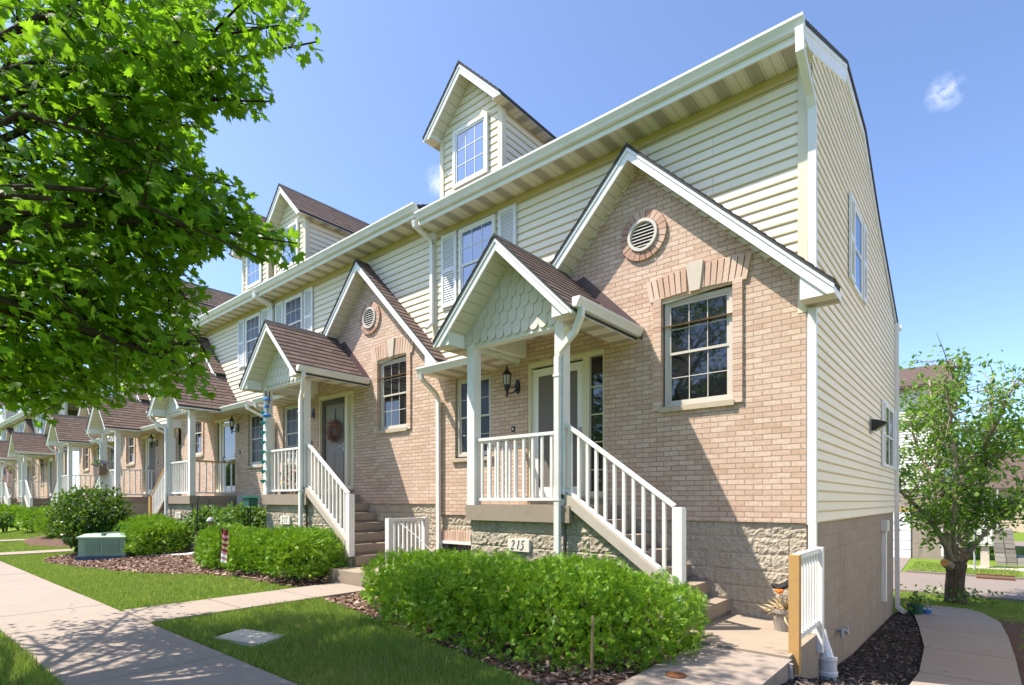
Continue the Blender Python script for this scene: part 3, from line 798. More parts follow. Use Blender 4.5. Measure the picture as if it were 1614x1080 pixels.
def townhouse(label, xf, number=None, end=False, door='storm', group='townhouses in the brick row', rough=True, glass2='glass_painted_sky', back=True, upper=None, rail='white_paint'):
    base = xf(((XL + XR) / 2, 7.1, -1.45))
    T = thing('townhouse', label, 'townhouse', base, group)
    # --- brick front with openings
    BW = (-3.345, -2.375, 1.25, 2.76); LW = (-7.41, -6.51, .775, 2.24); DR = (-5.70, -4.25, -.06, 2.25)
    m = MB()
    wall_holes(m, XL, XR, -.25, 2.38, [(BW[0], BW[1], BW[2], 2.38), LW, DR], YB, .11)
    xg = lambda z: 4.66 - z
    # gable part: keep the window opening free
    m.face([(-3.71 - xg(2.38), YB, 2.38), (BW[0], YB, 2.38), (BW[0], YB, 2.76), (-3.71 - xg(2.76), YB, 2.76)])
    m.face([(BW[1], YB, 2.38), (XR, YB, 2.38), (XR, YB, 2.50), (-3.71 + xg(2.76), YB, 2.76), (BW[1], YB, 2.76)])
    m.face([(-3.71 - xg(2.76), YB, 2.76), (-3.71 + xg(2.76), YB, 2.76), (-3.71, YB, 4.66)])
    for x in BW[:2]: m.face([(x, YB, 2.38), (x, YB + .11, 2.38), (x, YB + .11, 2.76), (x, YB, 2.76)])
    m.face([(BW[0], YB, 2.76), (BW[1], YB, 2.76), (BW[1], YB + .11, 2.76), (BW[0], YB + .11, 2.76)])
    m.box(XL, XR, YB + .001, YB + .04, -.262, -.25)
    m.face([(XR, YB, -.25), (XR, YB + .1, -.25), (XR, YB + .1, 2.5), (XR, YB, 2.5)])
    m.build('brick_wall', 'brick', T, xf)
    # control joint
    m = MB(); m.box(-1.76 if not end else -7.70, (-1.76 if not end else -7.70) + .012, YB - .002, YB + .005, -.24, 2.1); m.build('control_joint', 'sill_stone', T, xf)
    # --- siding above
    m = MB()
    lap(m, lambda u, o, z: (u, YS - o, z), lambda z: [(XL, BW[0] - .06), (BW[1] + .06, XR - .085)] if z < 2.78 else [(XL, XR - .085)], 2.42, 4.98)
    m.box(XL, BW[0] - .05, YS, YS + .1, 2.3, 2.80); m.box(BW[1] + .05, XR - .02, YS, YS + .1, 2.3, 2.80); m.box(XL, XR - .02, YS, YS + .1, 2.80, 5.2)
    m.build('siding', ['siding', 'siding_lip_bounce'], T, xf)
    m = MB(); m.box(XL, XR - .085, YS - .024, YS - .001, 4.985, 5.105); m.build('frieze_board', 'frieze', T, xf)
    m = MB(); m.box(XR - .085, XR + .02, YS - .028, YS + .09, 2.2, 5.105)
    m.build('corner_trim', 'cream_trim', T, xf)
    if end:
        m = MB(); m.box(XR - .002, XR + .022, YB + .012, YB + .075, -.28, 2.3); m.build('corner_strip', 'gutter_metal', T, xf)
    # --- foundation
    m = MB()
    if rough:
        split_face(m, XL, XR, -2.4 if end else -1.5, -.262, YB + .045, seed=xf.ox)
        m.build('foundation', 'split_block', T, xf)
    else:
        m.face([(XL, YB + .04, -1.6), (XR, YB + .04, -1.6), (XR, YB + .04, -.262), (XL, YB + .04, -.262)]); m.build('foundation', 'split_block', T, xf)
    # --- bay window: brick surround, keystone, sill
    m = MB()
    for xs in (BW[0] - .115, BW[1] - .004):
        z = 1.235; k = 0
        while z < 2.74:
            m.box(xs, xs + .119, YB - .030 - random.uniform(0, .003), YB + .06, z, z + .0627); z += .0677; k += 1
        m.build('brick_jamb', 'brick_trim', T, xf); m = MB()
    n = 17
    for k in range(n):
        u0 = -3.50 + (1.30 / n) * k; cx = -2.86
        if abs(u0 + .65 / n - cx) < .085: continue
        lean = (u0 + .65 / n - cx) * .10
        w = 1.30 / n - .010
        zt = 3.035 + .06 * (1 - ((u0 - cx) / .65) ** 2); zlo = 2.745 + .035 * (1 - ((u0 - cx) / .65) ** 2)
        y = YB - .030 - random.uniform(0, .006)
        m.add([(u0 + a, b, z_) for a, b, z_ in ((0, y, zlo), (w, y, zlo), (w + lean, y, zt), (lean, y, zt), (0, YB + .01, zlo), (w, YB + .01, zlo), (w + lean, YB + .01, zt), (lean, YB + .01, zt))],
              [(0, 1, 2, 3), (4, 7, 6, 5), (0, 4, 5, 1), (1, 5, 6, 2), (2, 6, 7, 3), (3, 7, 4, 0)])
    m.box(-3.50, -2.20, YB - .012, YB + .02, 2.742, 2.80)
    sr = m.build('brick_arch', 'brick_trim', T, xf)
    m = MB(); m.prism([(-2.93, 2.76), (-2.79, 2.76), (-2.745, 3.13), (-2.975, 3.13)], YB - .055, YB + .01); m.build('keystone', 'stone', sr, xf)
    w = sash_window(T, xf, BW[0] + .03, BW[1] - .02, BW[2] + .03, BW[3] - .035, YB + .085, 'glass_dark', frame='window_beige')
    m = MB(); m.box(BW[0] - .03, BW[1] + .015, YB - .045, YB + .10, 1.205, 1.275); m.build('sill', 'sill_stone', w, xf)
    # --- left window
    w = sash_window(T, xf, LW[0] + .02, LW[1] - .02, LW[2] + .03, LW[3] - .01, YB + .085, 'glass_screen', frame='window_beige')
    m = MB(); m.box(LW[0] - .06, LW[1] + .06, YB - .05, YB + .1, LW[2] - .065, LW[2]); m.build('sill', 'sill_stone', w, xf)
    # basement window under a soldier course
    m = MB(); k = -7.86
    while k < -6.75: m.box(k, k + .058, YB - .012 - random.uniform(0, .006), YB + .05, -.74, -.56); k += .0677
    bw = m.build('basement_window', 'brick_trim', T, xf)
    m = MB(); m.box(-7.80, -6.85, YB - .03, YB + .04, -.80, -.745); m.box(-7.80, -7.74, YB - .03, YB + .04, -1.25, -.80); m.box(-6.91, -6.85, YB - .03, YB + .04, -1.25, -.80); m.build('window_frame', 'white_paint', bw, xf)
    m = MB(); m.box(-7.74, -6.91, YB - .012, YB + .03, -1.25, -.80); m.build('pane', 'glass_dark', bw, xf)
    # --- gable vent
    m = MB(); vx, vz = -3.61, 3.72; n = 22
    for k in range(n):
        a0, a1 = 2 * math.pi * (k + .06) / n, 2 * math.pi * (k + .94) / n; y = YB - .032 - random.uniform(0, .006)
        p = [(vx + r * math.cos(a), vz + r * math.sin(a)) for r, a in ((.235, a0), (.35, a0), (.35, a1), (.235, a1))]
        m.prism(p, y, YB + .01)
    vent = m.build('gable_vent', 'brick_ring', T, xf)
    m = MB(); n = 28
    for k in range(n):
        a0, a1 = 2 * math.pi * k / n, 2 * math.pi * (k + 1) / n
        ring = [(.232, -.012), (.225, -.06), (.185, -.06), (.175, -.02), (.175, -.005)]
        for (r0, o0), (r1, o1) in zip(ring[:-1], ring[1:]):
            m.face([(vx + r0 * math.cos(a0), YB + o0, vz + r0 * math.sin(a0)), (vx + r0 * math.cos(a1), YB + o0, vz + r0 * math.sin(a1)), (vx + r1 * math.cos(a1), YB + o1, vz + r1 * math.sin(a1)), (vx + r1 * math.cos(a0), YB + o1, vz + r1 * math.sin(a0))])
    m.build('vent_frame', 'window_beige', vent, xf)
    m = MB()
    for k in range(7):
        z = vz - .15 + k * .046; hw = math.sqrt(max(.001, .176 ** 2 - (z - vz + .012) ** 2))
        m.face([(vx - hw, YB - .046, z), (vx + hw, YB - .046, z), (vx + hw, YB - .012, z + .034), (vx - hw, YB - .012, z + .034)])
        m.face([(vx - hw, YB - .046, z), (vx + hw, YB - .046, z), (vx + hw, YB - .043, z - .007), (vx - hw, YB - .043, z - .007)])
    m.build('louvre', 'window_beige', vent, xf)
    m = MB(); m.prism([(vx + .178 * math.cos(2 * math.pi * k / 20), vz + .178 * math.sin(2 * math.pi * k / 20)) for k in range(20)], YB - .006, YB - .003); m.build('vent_opening', 'black_iron', vent, xf)
    # --- bay gable roof
    gr = gable_roof(T, xf, 'gable_roof', -3.71, 4.90, -5.02, -1.21, 6.86, 7.19, -3.71 - 1.31, -1.555, 2.265, ywall=7.16, boxes=(False, True), eave_len=7.30 if end else 7.16)
    # --- main roof, soffit, fascia, gutter
    m = MB()
    xr = XR + .09 if end else XR
    for (ya, za), (yb, zb_) in zip(RIDGE[:-1], RIDGE[1:]):
        d = Vector((0, yb - ya, zb_ - za)); L = d.length; d.normalize(); nr = Vector((0, -d.z, d.y))
        if ya < 9: shingles(m, (XL, ya, za + .02), (xr, ya, za + .02), d, nr, L, course=.15)
        else: m.face([(XL, ya, za + .02), (xr, ya, za + .02), (xr, yb, zb_ + .02), (XL, yb, zb_ + .02)], 0, [(0, 0), (6, 0), (6, L), (0, L)])
        m.prism_x([(ya, za + .019), (yb, zb_ + .019), (yb, zb_ - .02), (ya, za - .02)], XL, xr, 1)
    roof = m.build('roof', ['shingle', 'shingle_edge'], T, xf)
    m = MB(); m.box(XL, xr - .01, 6.72, 6.745, 5.085, 5.225); m.build('fascia', 'white_trim', roof, xf)
    m = MB(); m.face([(XL, 6.745, 5.108), (xr - .012, 6.745, 5.108), (xr - .012, YS + .02, 5.108), (XL, YS + .02, 5.108)], 0, [(0, 0), (xr - XL, 0), (xr - XL, .4), (0, .4)]); m.build('soffit', 'soffit', roof, xf)
    m = MB(); gutter(m, (XL + .02, 6.718, 5.285), (xr + .0, 6.718, 5.285), (0, -1, 0)); gt = m.build('gutter', 'gutter_metal', T, xf)
    # --- dormer
    dx, dy = -7.0, 7.14
    m = MB(); hw = .755
    lap(m, lambda u, o, z: (u, dy - o, z), lambda z: [(dx - min(hw - .05, 7.50 - z), dx + min(hw - .05, 7.50 - z))], 5.42, 7.44)
    m.prism([(dx - hw, 5.3), (dx + hw, 5.3), (dx + hw, 6.84), (dx, 7.55), (dx - hw, 6.84)], dy + .001, dy + .06)
    for s_ in (-1, 1):
        lap(m, lambda u, o, z, s_=s_: (dx + s_ * (hw - .02 + o), u, z), lambda z: [(dy + .07, 9.3)], 5.42, 6.78)
    dm = m.build('dormer', ['siding', 'siding_lip_bounce'], T, xf)
    for s_ in (-1, 1):
        m = MB(); x = dx + s_ * (hw - .025); m.box(x - .05, x + .05, dy - .03, dy + .08, 5.38, 6.78); m.build('corner_trim', 'cream_trim', dm, xf)
    gable_roof(T, xf, 'dormer_roof', dx, 7.72, dx - .95, dx + .95, 6.86, 9.9, dx - hw, dx + hw, 6.715, hv=.16, ywall=dy)
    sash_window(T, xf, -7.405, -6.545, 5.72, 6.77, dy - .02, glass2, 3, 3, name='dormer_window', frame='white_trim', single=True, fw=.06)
    # --- upper window and shutters
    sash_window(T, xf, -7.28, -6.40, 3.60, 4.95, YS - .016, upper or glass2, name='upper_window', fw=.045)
    shutter(T, xf, -7.76, -7.36, 3.62, 4.97, YS - .018); shutter(T, xf, -6.32, -5.93, 3.62, 4.97, YS - .018)
    # --- porch: slab, block base, posts, beams, ceiling
    m = MB(); m.box(-5.86, -4.0, 5.87, YB + .02, -.285, -.062); m.build('porch_slab', 'step_concrete', T, xf)
    m = MB()
    if rough: split_face(m, -5.82, -4.14, -1.6, -.287, 5.955, seed=3 + xf.ox)
    else: m.face([(-5.82, 5.95, -1.6), (-4.14, 5.95, -1.6), (-4.14, 5.95, -.287), (-5.82, 5.95, -.287)])
    m.box(-5.82, -4.14, 5.97, YB, -1.6, -.287)
    m.build('porch_base', 'split_block', T, xf)
    for x in (-5.84, -4.24):
        m = MB(); m.box(x, x + .145, 5.885, 6.03, -.062, 2.36); m.box(x - .004, x + .149, 5.881, 6.034, -.062, .02); m.build('porch_post', 'white_paint', T, xf)
    m = MB(); m.box(-5.86, -4.07, 5.90, 6.02, 2.25, 2.42)
    for x in (-5.84, -4.22): m.box(x, x + .12, 6.021, YB - .002, 2.36, 2.64)
    m.build('porch_beam', 'white_paint', T, xf)
    m = MB(); m.face([(-5.72, 6.02, 2.63), (-4.22, 6.02, 2.63), (-4.22, YB, 2.63), (-5.72, YB, 2.63)], 0, [(0, 0), (1.5, 0), (1.5, 1.1), (0, 1.1)]); m.build('porch_ceiling', 'soffit', T, xf)
    pr = gable_roof(T, xf, 'porch_roof', -4.945, 3.545, -6.155, -3.715, 5.51, YS + .02, -5.875, -4.035, 2.255, hv=.16, ywall=5.93)
    # flat gable wall with rounded scallops
    m = MB(); m.prism([(-5.875, 2.26), (-4.035, 2.26), (-4.035, 2.47), (-4.945, 3.38), (-5.875, 2.47)], 5.895, 5.92); m.build('gable_wall', 'scallop_paint', pr, xf)
    m = MB(); row = 0; z = 2.30; cw = .152
    while z < 3.42:
        x = -5.875 + (cw / 2 if row % 2 else 0) - cw
        while x < -4.0:
            c = x + cw / 2; top = z + .34; pts = []
            for k in range(9):
                a = math.pi + math.pi * k / 8; pts.append((c + (cw / 2 - .003) * math.cos(a), z + .076 + .076 * math.sin(a)))
            lim = 3.37 - abs(c - (-4.945)) - .02
            if -5.87 <= c - cw / 2 + .01 and c + cw / 2 - .01 <= -4.04 and z + .12 < lim:
                tz = min(top, lim)
                pp = pts + [(c + cw / 2 - .003, max(tz, z + .08)), (c - cw / 2 + .003, max(tz, z + .08))]
                yb = 5.872 + .0
                # each shingle tilts: butt proud, top tucked under the next row
                yf = lambda zz: 5.874 + .020 * min(1, (zz - z) / .34)
                n_ = len(pp); b0 = len(m.v)
                m.v += [(px, yf(pz), pz) for px, pz in pp] + [(px, yf(pz) + .016, pz) for px, pz in pp]
                m.f.append(tuple(range(b0, b0 + n_))); m.mi.append(0); m.uv.append([(0, 0)] * n_)
                for i in range(n_):
                    j = (i + 1) % n_
                    m.f.append((b0 + i, b0 + i + n_, b0 + j + n_, b0 + j)); m.mi.append(1); m.uv.append([(0, 0)] * 4)
            x += cw
        z += .175; row += 1
    m.build('scallops', ['scallop_paint', 'scallop_edge'], pr, xf)
    m = MB(); m.bar((-5.87, 5.875, 2.27), (-5.87, 5.875, 2.47), .03, .03, (0, 1, 0))
    for s_ in (-1, 1): m.bar((-4.945, 5.875, 3.375), (-4.945 + s_ * .925, 5.875, 2.45), .03, .03, (0, 1, 0))
    m.build('gable_trim', 'scallop_paint', pr, xf)
    # step flashing against the brick
    m = MB()
    m.prism([(-4.74, 3.36), (-3.63, 2.25), (-3.63, 2.44), (-4.60, 3.41)], YB - .006, YB - .002); m.build('flashing', 'flashing', pr, xf)
    m = MB(); gutter(m, (-3.712, 5.505, 2.425), (-3.712, YB - .003, 2.425), (1, 0, 0), .115, .11)
    m.build('gutter', 'gutter_metal', pr, xf)
    m = MB(); spout(m, [(-3.655, 5.62, 2.31), (-3.66, 5.62, 2.22), (-3.80, 5.70, 2.08), (-4.12, 5.835, 1.93), (-4.165, 5.845, 1.84), (-4.165, 5.845, -1.45)])
    for z in (.0, 1.6): m.box(-4.215, -4.115, 5.808, 5.885, z, z + .03)
    m.build('downspout', 'gutter_metal', T, xf)
    # --- skirt roof left of the porch
    m = MB(); d = Vector((0, .56, .10)).normalized()
    shingles(m, (-7.76, 6.64, 2.37), (-5.85, 6.64, 2.37), d, (0, -d.z, d.y), .56)
    m.prism_x([(6.64, 2.368), (YS, 2.465), (YS, 2.28), (6.64, 2.28)], -7.74, -5.86, 1)
    skr = m.build('skirt_roof', ['shingle', 'white_trim'], T, xf)
    m = MB(); m.face([(-7.74, 6.64, 2.277), (-5.86, 6.64, 2.277), (-5.86, YB, 2.277), (-7.74, YB, 2.277)], 0, [(0, 0), (1.9, 0), (1.9, .5), (0, .5)]); m.build('soffit', 'soffit', skr, xf)
    m = MB(); gutter(m, (-7.78, 6.636, 2.395), (-6.16, 6.636, 2.395), (0, -1, 0)); m.build('gutter', 'gutter_metal', skr, xf)
    # --- downspouts at the party wall
    m = MB(); spout(m, [(-7.70, 6.58, 2.28), (-7.70, 6.60, 2.20), (-7.79, 7.02, 2.00), (-7.80, 7.09, 1.92), (-7.80, 7.10, -1.25)])
    m.build('downspout', 'gutter_metal', T, xf)
    m = MB(); spout(m, [(-7.99, 6.66, 5.17), (-7.99, 6.68, 5.08), (-8.0, 7.07, 4.98), (-8.0, 7.11, 4.90), (-8.0, 7.11, 3.40 if not xf.mirror else 3.2), (-8.03, 7.0, 3.28)]); m.build('downspout', 'gutter_metal', T, xf)
    # --- door and sidelight
    yd = YB + .10
    m = MB()
    m.box(DR[0], DR[0] + .045, YB + .015, yd + .03, .06, 2.25); m.box(-4.64, -4.53, YB + .03, yd + .03, .06, 2.20)
    m.box(DR[0] + .045, DR[1], YB - .01, yd + .03, 2.185, 2.25); m.box(-4.29, DR[1], YB + .03, yd + .03, .06, 2.185); m.box(-4.53, -4.29, YB + .03, yd + .03, .06, .14)
    m.box(DR[0], DR[1], YB + .015, yd + .03, -.06, .035, 1); m.box(DR[0] - .0, DR[1] + .02, YB - .05, YB + .012, .03, .062, 1)
    fr = m.build('door_frame', ['cream_trim', 'sill_stone'], T, xf)
    m = MB(); a, b = -5.65, -4.645
    if door == 'storm':
        m.box(a, a + .12, yd - .03, yd, .04, 2.15); m.box(b - .12, b, yd - .03, yd, .04, 2.15); m.box(a + .12, b - .12, yd - .03, yd, 2.03, 2.15); m.box(a + .12, b - .12, yd - .03, yd, .04, .22)
        dd = m.build('door', 'white_trim', T, xf)
        m = MB(); m.box(a + .12, b - .12, yd - .014, yd - .006, .22, 2.03)
        for z in (1.15, 1.5, 1.8): m.box(a + .12, b - .12, yd - .0155, yd - .014, z, z + .012)
        m.build('screen', 'screen', dd, xf)
        m = MB(); m.box(a + .12, b - .12, yd - .028, yd - .016, .95, .985); m.build('crossbar', 'screen', dd, xf)
    elif door == 'glass':
        m.box(a, a + .10, yd - .03, yd, .04, 2.15); m.box(b - .10, b, yd - .03, yd, .04, 2.15); m.box(a + .10, b - .10, yd - .03, yd, 2.04, 2.15); m.box(a + .10, b - .10, yd - .03, yd, .04, .24); m.box(a + .10, b - .10, yd - .03, yd, 1.02, 1.09)
        dd = m.build('door', 'white_trim', T, xf)
        m = MB(); m.box(a + .10, b - .10, yd - .014, yd - .006, .24, 2.04); m.build('pane', 'glass_door', dd, xf)
    else:
        m.box(a, b, yd + .0, yd + .03, .04, 2.15)
        m.box(a, a + .10, yd - .028, yd, .04, 2.15, 1); m.box(b - .04, b, yd - .028, yd, .04, 2.15, 1); m.box(a + .10, b - .04, yd - .028, yd, 2.06, 2.15, 1)
        dd = m.build('door', ['door_taupe', 'door_dark'], T, xf)
        m = MB()
        for x0, x1 in ((a + .2, a + .50), (a + .58, b - .14)):
            for z0, z1 in ((.25, .95), (1.15, 1.95)): m.box(x0, x1, yd - .008, yd + .0, z0, z1)
        m.build('door_panel', 'door_taupe', dd, xf)
    m = MB(); m.box(b - .10, b - .045, yd - .055, yd - .031, .94, 1.13); m.bar((b - .075, yd - .06, 1.06), (b - .075, yd - .09, 1.06), .03, .03); m.bar((b - .08, yd - .09, 1.06), (b - .20, yd - .09, 1.04), .02, .02); m.build('handle', 'grey_metal', dd, xf)
    m = MB(); m.box(-4.53, -4.29, yd - .004, yd + .01, .14, 2.185); sl = m.build('sidelight', 'glass_dark' if door != 'panel' else 'cream_trim', T, xf)
    m = MB()
    for z in (.46, .88, 1.30, 1.72): m.box(-4.53, -4.29, yd - .012, yd - .004, z, z + .018)
    m.build('grille', 'cream_trim', sl, xf)
    # --- wall lamp
    lx, lz, ly = -5.955, 1.93, YB
    m = MB(); m.lathe((lx + .05, 0, 0), [(.001, 0)], 3) if False else None
    m.prism([(lx + .055 + .05 * math.cos(2 * math.pi * k / 16), lz - .03 + .12 * math.sin(2 * math.pi * k / 16)) for k in range(16)], YB - .025, YB - .002)
    arm = [(lx + .05, YB - .03, lz - .06), (lx + .03, YB - .09, lz - .13), (lx, YB - .17, lz - .16), (lx - .01, YB - .21, lz - .12), (lx - .01, YB - .21, lz - .03)]
    m.tube(arm, .011, 6); m.tube([(lx + .05, YB - .03, lz - .02), (lx + .01, YB - .12, lz - .05), (lx - .01, YB - .2, lz - .03)], .009, 6)
    cx_, cy_ = lx - .01, YB - .21
    m.lathe((cx_, cy_, lz), [(.012, -.22), (.02, -.19), (.012, -.15), (.035, -.10), (.055, -.03), (.060, -.02)], 10)
    m.lathe((cx_, cy_, lz), [(.078, .135), (.082, .15), (.06, .19), (.03, .225), (.02, .25), (.024, .262), (.008, .285), (.002, .31)], 10)
    for k in range(6):
        a = 2 * math.pi * k / 6; m.bar((cx_ + .058 * math.cos(a), cy_ + .058 * math.sin(a), lz - .02), (cx_ + .074 * math.cos(a), cy_ + .074 * math.sin(a), lz + .14), .008, .008, (1, .3, 0))
    lamp = m.build('wall_lamp', 'black_iron', T, xf)
    m = MB(); m.lathe((cx_, cy_, lz), [(.05, -.018), (.066, .135)], 10); m.build('lamp_glass', 'lamp_glass', lamp, xf)
    m = MB(); m.box(-6.035, -5.965, YB - .018, YB - .001, 1.16, 1.25); bell = m.build('doorbell', 'black_iron', T, xf)
    m = MB(); m.box(-6.015, -5.985, YB - .024, YB - .018, 1.19, 1.22); m.build('button', 'white_trim', bell, xf)
    # --- railings
    porch_rail(T, xf, (-5.69, 5.957, 0), (-4.245, 5.957, 0), .02, .895, 9)
    porch_rail(T, xf, (-5.80, 6.04, 0), (-5.80, 7.10, 0), .02, .895, 6, mat=rail)
    z_at = lambda x, zt, s_=-.715: zt + s_ * (x + 4.09)
    m = MB(); m.bar((-4.09, 5.95, .985), (-2.63, 5.95, z_at(-2.63, .985)), .06, .045)
    sr_ = m.build('stair_railing', rail, T, xf)
    m = MB(); m.bar((-4.09, 5.95, .145), (-2.63, 5.95, z_at(-2.63, .145)), .05, .04); m.build('bottom_rail', 'white_paint', sr_, xf)
    for k in range(11):
        x = -4.03 + k * .128; q = MB(); q.bar((x, 5.95, z_at(x, .16)), (x, 5.95, z_at(x, .97)), .036, .036, (0, 1, 0)); q.build('baluster', 'white_paint', sr_, xf)
    q = MB(); q.box(-2.63, -2.515, 5.89, 6.01, -1.24, -.085); q.box(-2.62, -2.525, 5.90, 6.0, -.085, -.075); q.build('newel_post', rail, sr_, xf)
    m = MB(); m.prism([(-4.14, .085), (-4.02, .065), (-2.62, -.94), (-2.62, -1.07), (-4.10, -.03)], 5.885, 6.00); m.build('stringer', 'stringer_paint', T, xf)
    # --- stairs and landing
    m = MB()
    for k in range(6):
        x = -3.98 + .26 * k; zt = -.062 - .196 * (k + 1)
        m.box(x - .02, x + .26, 5.98, YB + .03, zt - .15, zt); m.box(x - .01, x + .235, 5.985, YB + .03, -1.6, zt - .149)
    m.build('stairs', 'step_concrete', T, xf)
    m = MB()
    if rough:
        split_face(m, -4.12, -2.55, -1.5, 0, 5.99, top=lambda x: -.03 - .70 * (x + 4.10), seed=9 + xf.ox)
        m.build('stair_wall', 'split_block', T, xf)
    m = MB(); m.box(-2.60, -1.335, 5.53, YB + .03, -2.1 if end else -1.7, -1.432); m.build('landing', 'step_concrete', T, xf)
    # --- number plate
    if number:
        m = MB(); x0 = -5.06 if number == '215' else -5.10
        m.box(x0, x0 + .38, 5.90, 5.96, -.70, -.53); pl = m.build('number_plate', 'plate_stone', T, xf)
        w0 = xf((x0, 5.897, -.675))
        wx = w0.x if not xf.mirror else w0.x - .38
        digits(number, wx + .055, w0.z - .005, .135, 5.897, pl, None)
    if end:
        side_wall(T, xf, gt)
    elif back:
        m = MB(); m.face([(XL, 16, -3), (XR, 16, -3), (XR, 16, 4.1), (XL, 16, 4.1)]); m.build('rear_wall', 'siding', T, xf)
    return T

def side_wall(T, xf, gt):
    """gable end with siding over plain block, its windows, lamp, downspouts."""
    X = XR + .035; Ya, Yb = YB + .10, 15.50
    P = lambda u, o, z: (X + o, u, z)
    def lim(z):
        y0, y1 = Ya, Yb
        if z > 5.02: y0 = max(Ya, float(np.interp(z, [5.02, 6.18], [6.62, 9.25])))
        if z > 4.05: y1 = min(Yb, float(np.interp(z, [4.05, 5.22, 6.10, 6.18], [15.5, 12.75, 11.0, 9.25])))
        return [(y0, y1)]
    m = MB(); lap(m, P, lim, -.27, 6.12, .014)
    m.prism_x([(YB + .07, -.27), (Yb, -.27), (Yb, 4.15), (12.7, 5.28), (11.0, 6.12), (9.3, 6.24), (YB + .07, 5.18)], XR - .05, X - .001, 0)
    m.build('side_siding', ['siding', 'siding_lip_bounce'], T, xf)
    m = MB(); m.face([(X - .02, YB + .06, -3.2), (X - .02, Yb + .02, -3.2), (X - .02, Yb + .02, -.272), (X - .02, YB + .06, -.272)])
    m.face([(X - .02, YB + .06, -3.2), (X - .02, YB + .06, -.272), (X - .5, YB + .06, -.272), (X - .5, YB + .06, -3.2)])
    m.face([(XL, Yb + .02, -3.2), (X - .02, Yb + .02, -3.2), (X - .02, Yb + .02, 4.2), (XL, Yb + .02, 4.2)])
    m.build('side_foundation', 'smooth_block', T, xf)
    # rake board along the front slope and the thin one at the back
    m = MB()
    m.prism_x([(6.74, 5.235), (9.30, 6.335), (9.30, 6.08), (6.745, 5.04)], X + .004, X + .03)
    m.prism_x([(6.70, 5.235), (9.30, 6.345), (9.30, 6.28), (6.72, 5.18)], X + .031, X + .043)
    m.prism_x([(9.30, 6.335), (11.0, 6.215), (12.7, 5.375), (16.0, 4.075), (16.0, 4.0), (12.7, 5.29), (11.0, 6.12), (9.30, 6.22)], X + .004, X + .03)
    m.build('rake_board', 'white_trim', T, xf)
    # windows on the side
    sash_window(T, xf, 9.98, 10.76, 3.32, 4.62, 0, 'glass_painted_sky', name='side_window', P=lambda u, o, z: (X + .016 + o, u, z), lower_grid=False, cols=1, rows=1, proud=.004, fw=.035)
    for a, b in ((9.58, 9.95), (10.80, 11.17)): shutter(T, xf, a, b, 3.34, 4.62, 0, P=lambda u, o, z: (X + .018 + o, u, z))
    for a, b in ((13.62, 14.42), (14.40, 15.12)):
        sash_window(T, xf, a, b, .70, 2.02, 0, 'glass_dark', name='side_window', P=lambda u, o, z: (X + .016 + o, u, z), lower_grid=False, cols=1, rows=1, proud=.004, fw=.035)
    for a, b in ((13.20, 13.60), (15.14, 15.46)): shutter(T, xf, a, b, .70, 2.02, 0, P=lambda u, o, z: (X + .018 + o, u, z))
    # floodlight: plate and wedge hood
    m = MB(); m.box(X + .01, X + .04, 11.68, 11.86, 1.20, 1.47)
    fl = m.build('wall_floodlight', 'grey_metal', T, xf)
    m = MB(); m.prism_x([(11.95, 0), (12.25, 0), (12.25, 1), (11.95, 1)], 0, 0) if False else None
    hood = [(X + .04, 1.26), (X + .04, 1.45), (X + .12, 1.44), (X + .27, 1.385), (X + .26, 1.355), (X + .08, 1.25)]
    m = MB(); m.prism(hood, 11.66, 11.90); m.build('hood', 'black_iron', fl, xf)
    m = MB(); m.face([(X + .082, 11.67, 1.247), (X + .082, 11.89, 1.247), (X + .255, 11.89, 1.350), (X + .255, 11.67, 1.350)]); m.build('lens', 'lamp_glass', fl, xf)
    # wall pipe chase, hose tap
    m = MB(); m.box(X - .018, X + .06, 13.50, 13.66, -2.05, -.62); m.build('pipe_cover', 'white_paint', T, xf)
    m = MB(); m.box(X - .018, X + .09, 13.42, 13.78, -.62, -.40); m.build('junction_box', 'mailbox_grey', T, xf)
    m = MB(); m.bar((X - .02, 13.72, -2.05), (X + .025, 13.72, -2.05), .05, .05); m.box(X - .018, X + .0, 13.68, 13.95, -2.05, -.62); m.build('recess', 'grey_metal', T, xf)
    m = MB(); m.tube([(X - .02, 8.92, -1.82), (X + .10, 8.92, -1.82), (X + .12, 8.92, -1.86)], .018, 8); m.tube([(X + .05, 8.80, -1.80), (X + .05, 9.12, -1.84)], .016, 8); m.tube([(X + .06, 8.78, -1.76), (X + .06, 8.78, -1.90)], .022, 8); m.tube([(X + .07, 9.12, -1.80), (X + .07, 9.12, -1.90)], .024, 8); m.build('hose_tap', 'grey_metal', T, xf)
    # corner downspout in two lengths, rear downspout
    m = MB(); spout(m, [(X + .01, 6.66, 5.16), (X + .015, 6.67, 4.92), (X + .03, 7.06, 4.66), (X + .035, 7.14, 4.54), (X + .035, 7.16, 2.72), (X + .06, 7.05, 2.58), (X + .06, 6.98, 2.50)], .085, .065); m.build('downspout', 'gutter_metal', T, xf)
    m = MB(); spout(m, [(X + .035, 7.16, 2.22), (X + .035, 7.16, -1.15), (X + .12, 7.03, -1.42)], .085, .065); m.build('downspout', 'gutter_metal', T, xf)
    m = MB(); spout(m, [(X + .04, 15.58, 4.1), (X + .04, 15.56, .4), (X + .06, 15.56, -2.45), (X + .20, 15.45, -2.55)], .09, .07); m.build('downspout', 'gutter_metal', T, xf)
    m = MB(); gutter(m, (X + .10, 15.95, 4.15), (XL, 15.95, 4.15), (0, 1, 0)); m.build('gutter', 'gutter_metal', T, xf)

